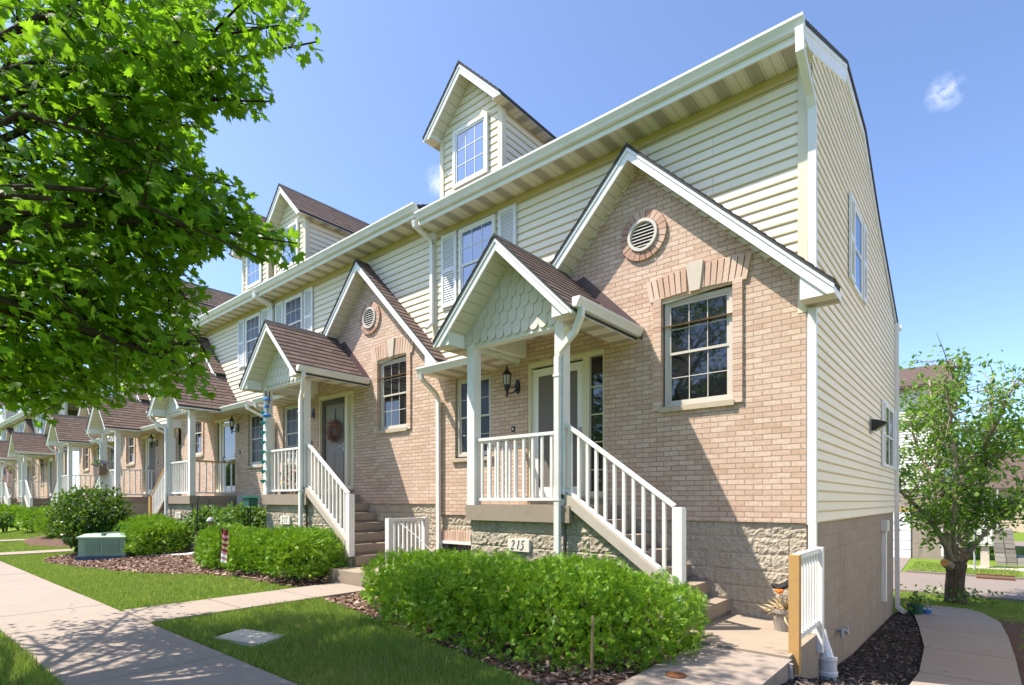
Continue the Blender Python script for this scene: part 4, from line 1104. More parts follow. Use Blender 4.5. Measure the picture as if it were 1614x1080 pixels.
H1 = XF(1, 0, 0); H2 = XF(1, -6.395, .20); H3 = XF(-1, -22.285, .20); H4 = XF(-1, -28.95, .20); H5 = XF(-1, -35.6, .20); H6 = XF(1, -35.4, .20); H7 = XF(1, -41.8, .20); H8 = XF(1, -48.2, .20)
townhouse('end townhouse with storm door, cream gable side and the plaque reading 215', H1, '215', end=True)
townhouse('townhouse with dark panelled door, wreath and the plaque reading 217', H2, '217', door='panel', glass2='glass_painted_sky', upper='glass_screen')
townhouse('townhouse with a full glass door, third along the brick row from the front corner', H3, '219', door='glass', upper='glass_screen', rail='raw_wood')
townhouse('townhouse with a flower box on its porch rail, fourth along the row', H4, None, rough=False)
townhouse('townhouse behind the big dark round bush, fifth along the brick row', H5, None, rough=False, door='glass')
townhouse('townhouse with wide front steps at far left of the row, next to the flag porch', H6, None, rough=False)
townhouse('townhouse at the left edge with the flag on its porch', H7, None, rough=False)
townhouse('farthest townhouse, just showing past the flag at the left edge', H8, None, rough=False)
left_end = (-62, 6, 3.0)

# unseen house added beyond the frame to bounce sunlight onto the side wall
nb = thing('added_bounce_house', 'unseen cream sided house added beyond the right edge to bounce sunlight', 'house', (8.5, 11.5, -1.6))
m = MB(); m.prism_x([(6.5, -2.9), (16.0, -2.9), (16.0, 4.2), (11, 6.3), (9.3, 6.3), (6.5, 5.1)], 3.3, 12.0); m.build('wall', 'far_siding', nb)
m = MB(); m.prism_x([(6.0, 4.95), (9.3, 6.42), (11, 6.42), (16.5, 4.05), (16.5, 4.2), (11, 6.56), (9.3, 6.56), (6.0, 5.1)], 3.2, 12.1); m.build('roof', 'shingle_edge', nb)

# ------------------------------------------------------------------ free-standing railings at the landings
def landing_rail(label, x, za, wood):
    t = thing('landing_railing', label, 'railing', (x, 6.2, za - .93), 'railings on the stair landings')
    m = MB()
    if wood: m.box(x - .045, x + .045, 5.66, 5.75, za - 1.12, za - .01)
    else: m.box(x - .05, x + .05, 5.83, 5.93, za - .96, za)
    m.build('wooden_post' if wood else 'post', 'raw_wood' if wood else 'white_paint', t)
    m = MB(); m.box(x - .05, x + .05, 6.63, 6.73, za - 1.12, za); m.build('post', 'white_paint', t)
    ya = 5.75 if wood else 5.93
    m = MB(); m.bar((x, ya, za - .03), (x, 6.63, za - .03), .06, .05); m.build('top_rail', 'white_paint', t)
    m = MB(); m.bar((x, ya, za - .80), (x, 6.63, za - .80), .05, .05); m.build('bottom_rail', 'white_paint', t)
    for k in range(7):
        y = ya + (6.63 - ya) * (k + .7) / 7.4; q = MB(); q.bar((x, y, za - .79), (x, y, za - .04), .034, .034, (0, 1, 0)); q.build('baluster', 'white_paint', t)
    return t
landing_rail('low white railing with one bare brown wooden post at the house corner', -1.33, -.50, True)
landing_rail('low all-white railing between the two front hedges, below the corner downspout', -7.70, -.30, False)
# pale cord running down from the white landing railing
m = MB(); m.tube([(-7.68, 6.05, -.36), (-7.35, 6.2, -.62), (-7.1, 6.3, -.86), (-6.9, 6.35, -1.05)], .009, 6)
tag(m.build('cord', 'rubber_strip'), 'thin white cord slanting down from the white landing railing', 'cord')

# ------------------------------------------------------------------ hedges and shrubs
SPRIG = []; SPF = []
for k in range(12):                               # one sprig: needles in two ranks plus a tip
    y = .06 + .078 * k; s_ = 1 if k % 2 else -1; ln = .44 - .02 * k
    if k == 11: SPRIG += [(-.05, .72, .0), (.05, .72, .0), (.035, 1.05, .06), (-.035, 1.05, .06)]
    else: SPRIG += [(0, y - .045, 0), (s_ * ln, y + .17, .05), (s_ * ln * .95, y + .235, .08), (0, y + .045, .015)]
    SPF.append((4 * k, 4 * k + 1, 4 * k + 2, 4 * k + 3))
LEAFQ = [(0, 0, 0), (.30, .38, .05), (.04, 1.0, -.06), (-.28, .42, .05)]; LQF = [(0, 1, 2, 3)]

def blob_points(blobs, n, jitter=.10, lump=.16, low=-.2, seed=0):
    """points on the outer skin of merged ellipsoids, skin wobbling with noise; returns positions and outward normals."""
    out_p, out_n = [], []
    A = np.array([b[3] * b[4] + b[3] * b[5] + b[4] * b[5] for b in blobs]); A = A / A.sum()
    for bi, b in enumerate(blobs):
        c = np.array(b[:3]); r = np.array(b[3:6]); k = int(n * A[bi])
        q = rng.normal(size=(k * 2, 3)); q /= np.linalg.norm(q, axis=1, keepdims=True)
        q = q[q[:, 2] > low][:k]
        ex = .80                                     # squarish superellipsoid
        qs = np.sign(q) * np.abs(q) ** ex; qs /= (np.abs(qs) ** 2.6).sum(1, keepdims=True) ** (1 / 2.6)
        wob = np.array([noise.fractal(Vector(c + r * v) * 3.2 + Vector((seed, 0, 0)), .8, 2, 3) + .75 * noise.noise(Vector(c + r * v) * 11) for v in qs])
        rad = 1 + lump * wob * .5 - np.abs(rng.normal(size=len(qs))) * jitter
        stray = rng.random(len(qs)) < .05; rad[stray] += rng.uniform(.02, .09, stray.sum())
        P = c + r * qs * rad[:, None]
        N = qs / r; N /= np.linalg.norm(N, axis=1, keepdims=True)
        keep = np.ones(len(P), bool)
        for bj, b2 in enumerate(blobs):
            if bj == bi: continue
            d = np.abs((P - np.array(b2[:3])) / np.array(b2[3:6])); keep &= (d ** 2.6).sum(1) > .80
        out_p.append(P[keep]); out_n.append(N[keep])
    return np.concatenate(out_p), np.concatenate(out_n)

def bush(name, label, cat, blobs, n, size, mat, tmpl='sprig', group=None, up=.5, droop=0.0, jitter=.10, lump=.16, spread=.55, core=True, low=-.35, stems=None):
    zg = min(gz(b[0], b[1]) for b in blobs)
    t = thing(name, label, cat, (blobs[0][0], blobs[0][1], zg), group)
    P, N = blob_points(blobs, n, jitter, lump, low, seed=blobs[0][0])
    g = np.array([gz(p[0], p[1]) for p in P]); k = P[:, 2] > g + .02; P, N = P[k], N[k]
    d = N * .8 + np.array([0, 0, up - droop]) + rng.normal(size=N.shape) * spread
    ups = N + rng.normal(size=N.shape) * .35 + np.array([0, 0, .5])
    d, s_, nn = frames(d, ups)
    sz = size * rng.uniform(.7, 1.25, len(P))
    T_, F_ = (SPRIG, SPF) if tmpl == 'sprig' else (LEAFQ, LQF)
    V, F = scatter(T_, F_, P, d, s_, nn, sz)
    np_mesh('foliage', V, F, mat, t)
    m = MB()
    for b in blobs:                                  # woody stems inside
        for q in range(9):
            a = random.uniform(0, 6.28); e = random.uniform(.3, .8)
            x0, y0 = b[0] + .12 * b[3] * math.cos(a), b[1] + .12 * b[4] * math.sin(a)
            m.tube([(x0, y0, gz(x0, y0) - .03), (b[0] + .5 * e * b[3] * math.cos(a), b[1] + .5 * e * b[4] * math.sin(a), b[2]), (b[0] + e * b[3] * math.cos(a), b[1] + e * b[4] * math.sin(a), b[2] + .55 * b[5])], [.022, .016, .006], 5)
    m.build('stems', 'bark_trunk', t)
    if core:                                         # dense inner twigs and older needles
        Pi, Ni = [], []
        for b in blobs:
            kk = int(n * .30 / len(blobs)); q = rng.normal(size=(kk, 3)); q /= np.linalg.norm(q, axis=1, keepdims=True)
            Pi.append(np.array(b[:3]) + np.array(b[3:6]) * q * rng.uniform(.62, .86, kk)[:, None]); Ni.append(q)
        Pi, Ni = np.concatenate(Pi), np.concatenate(Ni)
        g = np.array([gz(p[0], p[1]) for p in Pi]); k = Pi[:, 2] > g; Pi, Ni = Pi[k], Ni[k]
        d, s_, nn = frames(Ni + rng.normal(size=Ni.shape) * .7, Ni + rng.normal(size=Ni.shape) * .4)
        V, F = scatter(LEAFQ, LQF, Pi, d, s_, nn, size * 1.9 * rng.uniform(.8, 1.2, len(Pi)))
        np_mesh('inner_foliage', V, F, mat, t)
    return t

YEW = 'clipped yew hedges along the front'
bush('yew_hedge', 'large bright green yew hedge in front of the porch marked 215', 'hedge',
     [(-6.05, 5.15, -1.20, .80, .66, .46), (-5.5, 5.2, -1.20, .72, .62, .50), (-4.95, 4.85, -1.24, .92, .86, .48), (-4.1, 4.72, -1.20, .98, .94, .53), (-3.3, 4.72, -1.22, .92, .94, .55), (-2.74, 4.95, -1.26, .72, .80, .52), (-3.6, 5.3, -1.20, .8, .6, .54)],
     24000, .062, 'yew_needle', group=YEW, up=.45, jitter=.07, lump=.30)
bush('yew_hedge', 'rounded yew hedge beside the steps of the house marked 217', 'hedge',
     [(-9.75, 5.35, -1.06, .84, .70, .53), (-10.45, 5.25, -1.08, .80, .72, .50), (-10.9, 5.2, -1.10, .62, .62, .44)], 8500, .072, 'yew_needle', group=YEW, lump=.26)
bush('yew_hedge', 'smaller yew hedge behind the little maroon garden flag', 'hedge',
     [(-11.85, 5.10, -1.10, .66, .62, .46), (-12.55, 5.3, -1.04, .70, .58, .46)], 5200, .075, 'yew_needle', group=YEW, lump=.26)
bush('yew_hedge', 'yew hedge right behind the pale green transformer box', 'hedge',
     [(-16.1, 5.0, -1.04, .78, .68, .54), (-17.1, 5.1, -1.0, .8, .68, .56)], 4200, .085, 'yew_needle', group=YEW, lump=.26)
bush('yew_hedge', 'yew hedge to the left of the tall dark round bush', 'hedge', [(-26.3, 5.1, -.88, 1.0, .8, .52)], 1500, .12, 'yew_needle', group=YEW)
bush('yew_hedge', 'low yew hedge peeping out before the brown steps far left', 'hedge', [(-30.8, 5.2, -.85, 1.1, .8, .50)], 1100, .13, 'yew_needle', group=YEW)
bush('yew_hedge', 'farthest yew hedge at the left edge below the flag', 'hedge', [(-39.2, 5.2, -.85, 1.5, .8, .55)], 1000, .15, 'yew_needle', group=YEW)
bush('burning_bush', 'tall dark green round bush beside the transformer box', 'bush',
     [(-18.6, 4.15, -.55, .95, .9, .88), (-19.2, 4.3, -.75, .7, .7, .65), (-18.0, 4.0, -.75, .65, .6, .62)], 6500, .10, 'shrub_leaf', tmpl='leaf', up=.5, jitter=.22, lump=.5, spread=.7)
bush('light_shrub', 'loose pale green shrub left, behind the bird feeder pole', 'shrub', [(-15.25, 6.0, -.78, .72, .55, .58)], 2400, .10, 'light_shrub_leaf', tmpl='leaf', group='pale shrubs by the wall', jitter=.25, lump=.5, spread=.8)
bush('light_shrub', 'loose pale green shrub next to the dark green birdhouse', 'shrub', [(-13.5, 6.05, -.72, .78, .55, .60)], 2600, .10, 'light_shrub_leaf', tmpl='leaf', group='pale shrubs by the wall', jitter=.25, lump=.5, spread=.8)
bush('grass_tuft', 'pale tuft of long leaves at far left by the mulch', 'plant', [(-33.5, 4.35, -1.15, .45, .4, .3)], 260, .30, 'light_shrub_leaf', tmpl='leaf', up=1.2, core=False)

# ------------------------------------------------------------------ grass and mulch chips
def on_paving(x, y):
    if 1.06 < y < 2.30: return True
    if 2.2 <= y < 5.55 and (-2.21 < x < -1.29 or -8.74 < x < -7.60 or -20.99 < x < -20.0 or -27.72 < x < -26.73 or -34.42 < x < -33.4): return True
    return False
def grass(areas, mat='grass_blade'):
    V = []; 
    for (x0, x1, y0, y1, dens, h, wid, test) in areas:
        n = int((x1 - x0) * (y1 - y0) * dens)
        X = rng.uniform(x0, x1, n); Y = rng.uniform(y0, y1, n)
        ok = np.array([test(a, b) for a, b in zip(X, Y)]) if n else np.zeros(0, bool)
        X, Y = X[ok], Y[ok]; n = len(X)
        Z = np.array([gz(a, b) for a, b in zip(X, Y)])
        patch = np.array([noise.noise(Vector((a * 1.7, b * 1.7, 0))) for a, b in zip(X, Y)])
        hh = h * rng.uniform(.55, 1.25, n) * (1 + .35 * patch)
        a = rng.uniform(0, 6.283, n); lean = rng.uniform(.05, .75, n) * hh; la = rng.uniform(0, 6.283, n)
        w = wid * rng.uniform(.7, 1.3, n)
        b0 = np.stack([X - w * np.cos(a), Y - w * np.sin(a), Z], 1); b1 = np.stack([X + w * np.cos(a), Y + w * np.sin(a), Z], 1)
        tip = np.stack([X + lean * np.cos(la), Y + lean * np.sin(la), Z + hh], 1)
        V.append(np.stack([b0, b1, tip], 1).reshape(-1, 3))
    V = np.concatenate(V); F = np.arange(len(V)).reshape(-1, 3)
    o = np_mesh('grass', V, F, mat); o['kind'] = 'stuff'
    return o
lawn1 = lambda x, y: not on_paving(x, y) and not bed1(x, y + .05) and x < -1.2 and not (-6.42 < x < -5.6 and 2.52 < y < 2.92 and abs((x + 6.0) * .3) < 1)
lawn2 = lambda x, y: not on_paving(x, y) and not bed2(x, y + .05) and not bed3(x, y)
grass([(-7.62, -2.2, 2.29, 4.6, 5200, .070, .0044, lawn1),
       (-1.3, -.2, 2.3, 4.7, 2500, .055, .0032, lambda x, y: not on_paving(x, y) and y < 4.6),
       (-8.0, -4.6, .2, 1.075, 4200, .078, .0044, lambda x, y: True),
       (-13.5, -8.70, 2.29, 5.0, 2900, .062, .0055, lawn2), (-20.2, -13.5, 2.29, 4.6, 2000, .052, .006, lawn2),
       (-34, -20.9, 2.29, 4.9, 700, .055, .011, lawn2), (-14, -8.0, -.6, 1.075, 1200, .06, .006, lambda x, y: True),
       (-1.9, 1.5, 16.2, 20.5, 900, .07, .008, lambda x, y: True), (-2.2, 1.2, 26.6, 31, 350, .07, .012, lambda x, y: True), (.25, 1.6, 9, 16.5, 500, .06, .007, lambda x, y: x > .5 and noise.noise(Vector((x * 2, y * 1.2, 3))) > .12)])
def chips(xs, ys, n, size, mat, test, avoid=None):
    X = rng.uniform(*xs, n); Y = rng.uniform(*ys, n)
    ok = np.array([test(a, b) and not on_paving(a, b) for a, b in zip(X, Y)]); X, Y = X[ok], Y[ok]; n = len(X)
    P = np.stack([X, Y, np.array([gz(a, b) for a, b in zip(X, Y)]) + rng.uniform(.012, .04, n)], 1)
    d, s_, nn = frames(rng.normal(size=(n, 3)) * np.array([1, 1, .3]), rng.normal(size=(n, 3)) * .35 + np.array([0, 0, 1]))
    V, F = scatter([(-.18, -.5, 0), (.2, -.45, .03), (.15, .5, -.03), (-.2, .45, .06)], [(0, 1, 2, 3)], P, d, s_, nn, size * rng.uniform(.5, 1.5, n))
    o = np_mesh('mulch', V, F, mat); o['kind'] = 'stuff'
chips((-7.6, -2.1), (3.4, 7.1), 9000, .055, 'mulch_chip', bed1)
chips((-20, -8.7), (2.9, 7.1), 16000, .06, 'mulch_chip', bed2)
chips((-1.6, -.3), (4.2, 15.9), 7500, .05, 'dark_mulch_chip', bed4)

# ------------------------------------------------------------------ trees
MAPLE2D = [(0, 0), (.10, .10), (.34, .02), (.28, .14), (.52, .22), (.38, .30), (.60, .50), (.40, .50), (.46, .66), (.24, .54), (.16, .62), (.20, .82), (.08, .80), (0, 1.05)]
_out = MAPLE2D + [(-x, y) for x, y in reversed(MAPLE2D[1:-1])]
MAPLE = [(0, .42, .0)] + [(x, y, -.10 * abs(x) - .16 * y * y) for x, y in _out]
MF = [(0, i + 1, (i + 1) % len(_out) + 1) for i in range(len(_out))]

def inpoly(P, poly):
    x, y = P[:, 0], P[:, 1]; c = np.zeros(len(P), bool); n = len(poly)
    for i in range(n):
        (x1, y1), (x2, y2) = poly[i], poly[(i + 1) % n]
        k = ((y1 > y) != (y2 > y)) & (x < (x2 - x1) * (y - y1) / ((y2 - y1) or 1e-9) + x1)
        c ^= k
    return c
def view(P):
    s, c = math.sin(R(40.156)), math.cos(R(40.156))
    r = P[:, 0] * c + P[:, 1] * s; w = -P[:, 0] * s + P[:, 1] * c
    return 806.6 + 873.9 * r / np.maximum(w, .01), 789.3 - 873.9 * P[:, 2] / np.maximum(w, .01), w

def maple():
    t = thing('maple_tree', 'leafy green maple hanging over the pavement at upper left', 'tree', (-7.2, -.55, -1.5))
    m = MB(); m.tube([(-7.2, -.55, -1.55), (-7.18, -.53, -1.1), (-7.15, -.5, 0), (-7.1, -.45, 1.0), (-7.05, -.42, 1.5)], [.24, .18, .155, .15, .14], 12); trunk = m.build('trunk', 'bark_trunk', t, smooth=True)
    OUT = [(-400, -3000), (700, -3000), (500, -40), (482, 20), (520, 62), (534, 86), (505, 96), (470, 88), (430, 82), (402, 92), (418, 130), (434, 165), (420, 188), (372, 182), (330, 168), (326, 205), (304, 250), (345, 262), (376, 284), (400, 318), (398, 342), (440, 352), (484, 374), (478, 398), (446, 424), (418, 420), (398, 402), (366, 392), (350, 402), (318, 404), (296, 420), (322, 440), (332, 470), (304, 500), (338, 548), (336, 562), (318, 570), (338, 606), (336, 624), (300, 632), (280, 618), (262, 640), (236, 612), (205, 628), (190, 642), (130, 640), (92, 630), (84, 664), (66, 676), (48, 652), (0, 640), (-400, 660)]
    C = Vector((-6.7, -.35, 3.35)); fork = Vector((-7.07, -.43, 1.25))
    # limbs: a rising leader and spreading boughs, each with side twigs
    ends = []
    m = MB()
    def bough(a, b, r0, depth):
        for cut in (1, .8, .62, .45):                # a bough ends inside the leaves
            e = a.lerp(b, cut); u, v, w = view(np.array([tuple(e), tuple(e + (e - a) * .06)]))
            if all((w[i] < .15 or u[i] < -60 or v[i] < -60 or inpoly(np.array([[u[i], v[i]]]), OUT)[0]) for i in (0, 1)) and (w[0] < .15 or u[0] < 520): break
        else: return
        b = e
        mid = a.lerp(b, .5) + Vector((random.uniform(-.2, .2), random.uniform(-.2, .2), .16 * (b - a).length))
        pts = [a, a.lerp(mid, .55) + Vector((0, 0, .03)), mid, mid.lerp(b, .5), b]
        m.tube(pts, [r0, r0 * .78, r0 * .6, r0 * .42, r0 * .2], 7 if depth < 1 else 5)
        L = (b - a).length
        if depth < 2:
            for k in range(5 if depth == 0 else 4):
                f = random.uniform(.3, .98); p = a.lerp(mid, f / .5) if f < .5 else mid.lerp(b, (f - .5) / .5)
                d = (b - a).normalized(); o = Vector((random.gauss(0, 1), random.gauss(0, 1), random.gauss(0, .6))); o -= d * o.dot(d); o.normalize()
                q = p + (d * .8 + o * .8).normalized() * L * random.uniform(.26, .46) - Vector((0, 0, .05 * L))
                bough(p, q, r0 * .38, depth + 1)
        ends.append((a, b, depth))
    for az in range(0, 360, 24):
        for el, ln in ((-4, 3.6), (22, 3.9), (48, 4.1), (74, 4.2)):
            a = R(az + el * 2.3 + random.uniform(-9, 9)); e = R(el + random.uniform(-6, 6)); L = ln * random.uniform(.75, 1.0)
            if el == 74 and az % 72: continue
            if el != 74 and random.random() < .25: continue
            d = Vector((math.cos(a) * math.cos(e), math.sin(a) * math.cos(e), math.sin(e)))
            st = fork + Vector((0, 0, max(0, (el - 10)) * .012))
            en = st + d * L + Vector((.35, .35, .35))
            # boughs that would hang in front of the lens are pruned
            u, v, w = view(np.array([tuple(en)]))
            if w[0] > .2 and u[0] > 560 and v[0] < 900 and -80 < v[0]: continue
            bough(st, en, .055, 0)
    # lower boughs that reach out over the pavement towards the houses
    def pt(u, v, w):
        a = (u - 806.6) / 873.9; s_, c_ = math.sin(R(40.156)), math.cos(R(40.156))
        return Vector(((a * c_ - s_) * w, (a * s_ + c_) * w, (789.3 - v) / 873.9 * w))
    for u, v, w in ((498, 66, 3.7), (478, 40, 3.6), (440, 40, 3.3), (424, 160, 3.5), (350, 120, 3.6), (372, 295, 4.3), (468, 384, 4.0), (400, 350, 4.2), (322, 400, 4.5), (310, 480, 4.9), (330, 585, 5.1), (290, 600, 5.4), (250, 560, 5.2), (190, 625, 5.6), (110, 610, 6.0), (68, 650, 6.2), (20, 600, 6.4), (230, 470, 5.3), (140, 540, 5.7), (250, 330, 4.6), (300, 200, 4.0)):
        e = pt(u, v, w); st = fork + Vector((0, 0, random.uniform(.1, 1.2))); k0 = st.lerp(e, .45) + Vector((0, 0, .35)); 
        m.tube([st, st.lerp(k0, .5) + Vector((0, 0, .12)), k0, k0.lerp(e, .5) + Vector((0, 0, .12)), e], [.05, .036, .026, .015, .005], 6)
        ends.append((k0, e, 3))
        for q_ in range(7):
            p_ = k0.lerp(e, random.uniform(.2, .95)) + Vector((0, 0, .08)); o_ = p_ + (e - k0).normalized() * random.uniform(.2, .5) + Vector((random.gauss(0, .25), random.gauss(0, .25), random.gauss(-.05, .16)))
            if inpoly(np.array([[view(np.array([tuple(o_)]))[0][0], view(np.array([tuple(o_)]))[1][0]]]), OUT)[0]: m.tube([p_, p_.lerp(o_, .5) + Vector((0, 0, .03)), o_], [.009, .006, .002], 4); ends.append((p_, o_, 3))
    m.tube([fork, fork + Vector((.1, .15, 1.6)), fork + Vector((.25, .3, 3.4)), fork + Vector((.3, .5, 5.2))], [.13, .09, .055, .015], 8)
    m.build('limbs', 'bark_dark', t, smooth=True)
    # leaf sprays hang from points along the twigs and fill the crown
    P = []
    for a, b, depth in ends:
        k = {0: 3, 1: 4, 2: 3, 3: 12}[depth]
        for q in range(k):
            f = random.uniform(.35 if depth else .5, 1.05); p = a.lerp(b, f)
            P.append((p.x + random.gauss(0, .13), p.y + random.gauss(0, .13), p.z + random.gauss(-.05, .10)))
    n0 = 1100
    q = rng.normal(size=(n0, 3)); q /= np.linalg.norm(q, axis=1, keepdims=True); rad = rng.uniform(.25, 1, n0) ** .45
    Q = np.array(C) + q * rad[:, None] * np.array([4.2, 2.7, 3.7])
    lump = np.array([noise.noise(Vector(p) * .95) for p in Q]); Q = Q[lump > -.16]
    q = rng.normal(size=(260, 3)) * .45; Q = np.concatenate([Q, np.array([-4.5, 1.6, 5.2]) + q * np.array([1.5, 1.0, 1.0])])
    P = np.concatenate([np.array(P), Q])
    P = P[(P[:, 2] > -.05) & (P[:, 1] < 2.35 + .25 * np.maximum(0, P[:, 2] - 4)) & (P[:, 0] > -10.6 + .1 * P[:, 2])]
    def trim(P, pad=0.0):
        u, v, w = view(P)
        inside = inpoly(np.stack([u, v], 1), OUT)
        inframe = (w > .15) & (u > -60) & (u < 1700) & (v > -60) & (v < 1200)
        front = w > .15
        near = np.linalg.norm(P, axis=1) < 1.9
        return (~inframe | inside) & ~near & ~(front & (u > 548) & (v > -60) & (v < 1200))
    P = P[trim(P)]
    # each spray: a handful of leaves around it, blades drooping
    per = 6
    S = np.repeat(P, per, 0) + rng.normal(size=(len(P) * per, 3)) * np.array([.13, .13, .09])
    S = S[trim(S)]
    # thin the part of the crown nobody can see from the pavement
    u, v, w = view(S); seen = (w > .1) & (u > -150) & (u < 1000) & (v > -250)
    S = S[seen | (rng.random(len(S)) < .20)]
    away = S - np.array([-7.0, -.4, 3.0]); away[:, 2] = 0; away /= np.linalg.norm(away, axis=1, keepdims=True) + .01
    d = away * .55 + rng.normal(size=S.shape) * .6 + np.array([0, 0, -.45])
    nrm = rng.normal(size=S.shape) * .45 + np.array([0, 0, 1.0]) + away * .2
    d, s_, nn = frames(d, nrm)
    V, F = scatter(MAPLE, MF, S, d, s_, nn, rng.uniform(.05, .098, len(S)))
    np_mesh('crown', V, F, 'maple_leaf', t)
    return len(S)
print('maple leaves', maple())

def multistem(label):
    """the lopped tree by the back road: short thick trunk, a fan of bare limbs, open crown."""
    s, c = math.sin(R(40.156)), math.cos(R(40.156))
    D = 14.7
    def at(u, v, dd=0.0):
        a = (u - 806.6) / 873.9; w = D + dd
        return Vector(((a * c - s) * w, (a * s + c) * w, (789.3 - v) / 873.9 * w))
    b = at(1506, 946)
    t = thing('lopped_tree', label, 'tree', (b.x, b.y, gz(b.x, b.y)))
    m = MB(); m.tube([at(1506, 955), at(1506, 945), at(1504, 925), at(1506, 903), at(1507, 890), at(1507, 885)], [.30, .245, .21, .205, .23, .19], 12); m.build('trunk', 'bark_trunk', t, smooth=True)
    m = MB(); k0, k1 = at(1496, 892, -.18), at(1489, 887, -.34); m.tube([k0, k1], [.12, .105], 10); m.build('stub', 'bark_grey', t)
    m = MB(); q = (k1 - k0).normalized(); m.tube([k1, k1 + q * .012], [.098, .098], 12); m.build('cut_face', 'cut_wood', t)
    limbs = [([(1500, 890), (1492, 862), (1478, 838), (1456, 808), (1420, 776), (1395, 748)], -.2, .10), ([(1502, 888), (1495, 850), (1488, 805), (1483, 770), (1477, 705), (1470, 640), (1464, 598)], .4, .115),
             ([(1504, 886), (1502, 840), (1504, 790), (1506, 730), (1498, 660), (1490, 600), (1500, 566)], -.5, .065), ([(1511, 886), (1518, 858), (1528, 830), (1541, 800), (1548, 762), (1551, 705), (1561, 645), (1566, 590)], .3, .115),
             ([(1547, 764), (1560, 735), (1580, 712), (1604, 688), (1640, 655)], .5, .07), ([(1516, 890), (1530, 868), (1548, 845), (1570, 822), (1592, 800), (1620, 780)], -.4, .075),
             ([(1509, 888), (1510, 850), (1515, 800), (1527, 735), (1536, 680)], 1.0, .06), ([(1484, 780), (1462, 740), (1440, 690), (1432, 640)], .9, .06), ([(1551, 705), (1580, 650), (1600, 600)], -.5, .05), ([(1477, 700), (1500, 650), (1520, 600)], .9, .05)]
    m = MB(); tips = []
    for pts, lean, r in limbs:
        n = len(pts); P = [at(u, v, lean * i / (n - 1) * 2.2) for i, (u, v) in enumerate(pts)]
        m.tube(P, [r * (1 - .82 * i / (n - 1)) for i in range(n)], 8)
        for i in range(1, n):
            for k in range(15):
                f = random.random(); p = P[i - 1].lerp(P[i], f)
                if p.z < -.75: continue
                o = Vector((random.gauss(0, 1), random.gauss(0, 1), random.gauss(.25, .7))).normalized() * random.uniform(.35, 1.05)
                e = p + o; m.tube([p, p.lerp(e, .5) + Vector((0, 0, .05)), e], [.014, .010, .004], 4, cap=False); tips.append((p, e))
    m.build('limbs', 'bark_grey', t, smooth=True)
    S = []
    for p, e in tips:
        for k in range(20):
            q = p.lerp(e, random.uniform(.45, 1.1)); S.append((q.x + random.gauss(0, .13), q.y + random.gauss(0, .13), q.z + random.gauss(0, .10)))
    S = np.array(S); u, v, w = view(S)
    hole = ((u - 1538) / 14) ** 2 + ((v - 600) / 55) ** 2 < 1
    S = S[(v > 545) & ~(hole & (rng.random(len(S)) < .85)) & (S[:, 2] > -1.5)]
    d = rng.normal(size=S.shape) + np.array([0, 0, -.25]); nrm = rng.normal(size=S.shape) * .6 + np.array([0, 0, 1])
    d, s_, nn = frames(d, nrm)
    V, F = scatter(LEAFQ, LQF, S, d, s_, nn, .125 * rng.uniform(.7, 1.4, len(S))); np_mesh('crown', V, F, 'far_leaf', t)
    # water shoots at the base
    Q = np.array([tuple(b)]) + rng.normal(size=(260, 3)) * np.array([.42, .42, .0]) + np.array([0, 0, 1]) * rng.uniform(-.02, .32, 260)[:, None]
    d, s_, nn = frames(rng.normal(size=Q.shape) + np.array([0, 0, .5]), rng.normal(size=Q.shape) + np.array([0, 0, 1])); V, F = scatter(LEAFQ, LQF, Q, d, s_, nn, .10 * rng.uniform(.7, 1.3, len(Q))); np_mesh('basal_shoots', V, F, 'light_shrub_leaf', t)['kind'] = 'stuff'
multistem('lopped multi-stemmed tree with a short thick trunk by the back road')

def leafmass(name, label, c, r, n, size, trunk=True, cat='tree', group=None, mat='far_leaf'):
    t = thing(name, label, cat, (c[0], c[1], gz(c[0], c[1])), group)
    q = rng.normal(size=(n, 3)); q /= np.linalg.norm(q, axis=1, keepdims=True); q *= (rng.uniform(.3, 1, n) ** .4)[:, None]
    lump = np.array([noise.noise(Vector(p) * 2.6 + Vector(c)) for p in q]); q = q[lump > -.28]
    P = np.array(c) + q * np.array(r)
    d, s_, nn = frames(rng.normal(size=P.shape), rng.normal(size=P.shape) * .7 + q)
    V, F = scatter(LEAFQ, LQF, P, d, s_, nn, size * rng.uniform(.7, 1.4, len(P))); np_mesh('crown', V, F, mat, t)
    if trunk:
        m = MB(); g = gz(c[0], c[1]); m.tube([(c[0], c[1], g - .1), (c[0] + .05, c[1], (g + c[2]) / 2), (c[0], c[1], c[2] + r[2] * .4)], [.2, .15, .05], 8); m.build('trunk', 'bark_trunk', t)
    return t
# trees across the street, behind the photographer (seen only as reflections in the panes): one far-off belt
P = []
for k in range(28):
    cx, cy = -112 + k * 5.2 + random.uniform(-1, 1), -30 + random.uniform(-3, 3); rr = random.uniform(3.2, 4.4)
    q = rng.normal(size=(900, 3)); q /= np.linalg.norm(q, axis=1, keepdims=True); P.append(np.array([cx, cy, 3.0]) + q * (rng.uniform(.4, 1, 900) ** .4)[:, None] * np.array([rr, rr, 4.9]))
P = np.concatenate(P); d, s_, nn = frames(rng.normal(size=P.shape), rng.normal(size=P.shape)); V, F = scatter(LEAFQ, LQF, P, d, s_, nn, .95 * rng.uniform(.7, 1.4, len(P)))
o = np_mesh('woods', V, F, 'far_leaf'); o['kind'] = 'stuff'

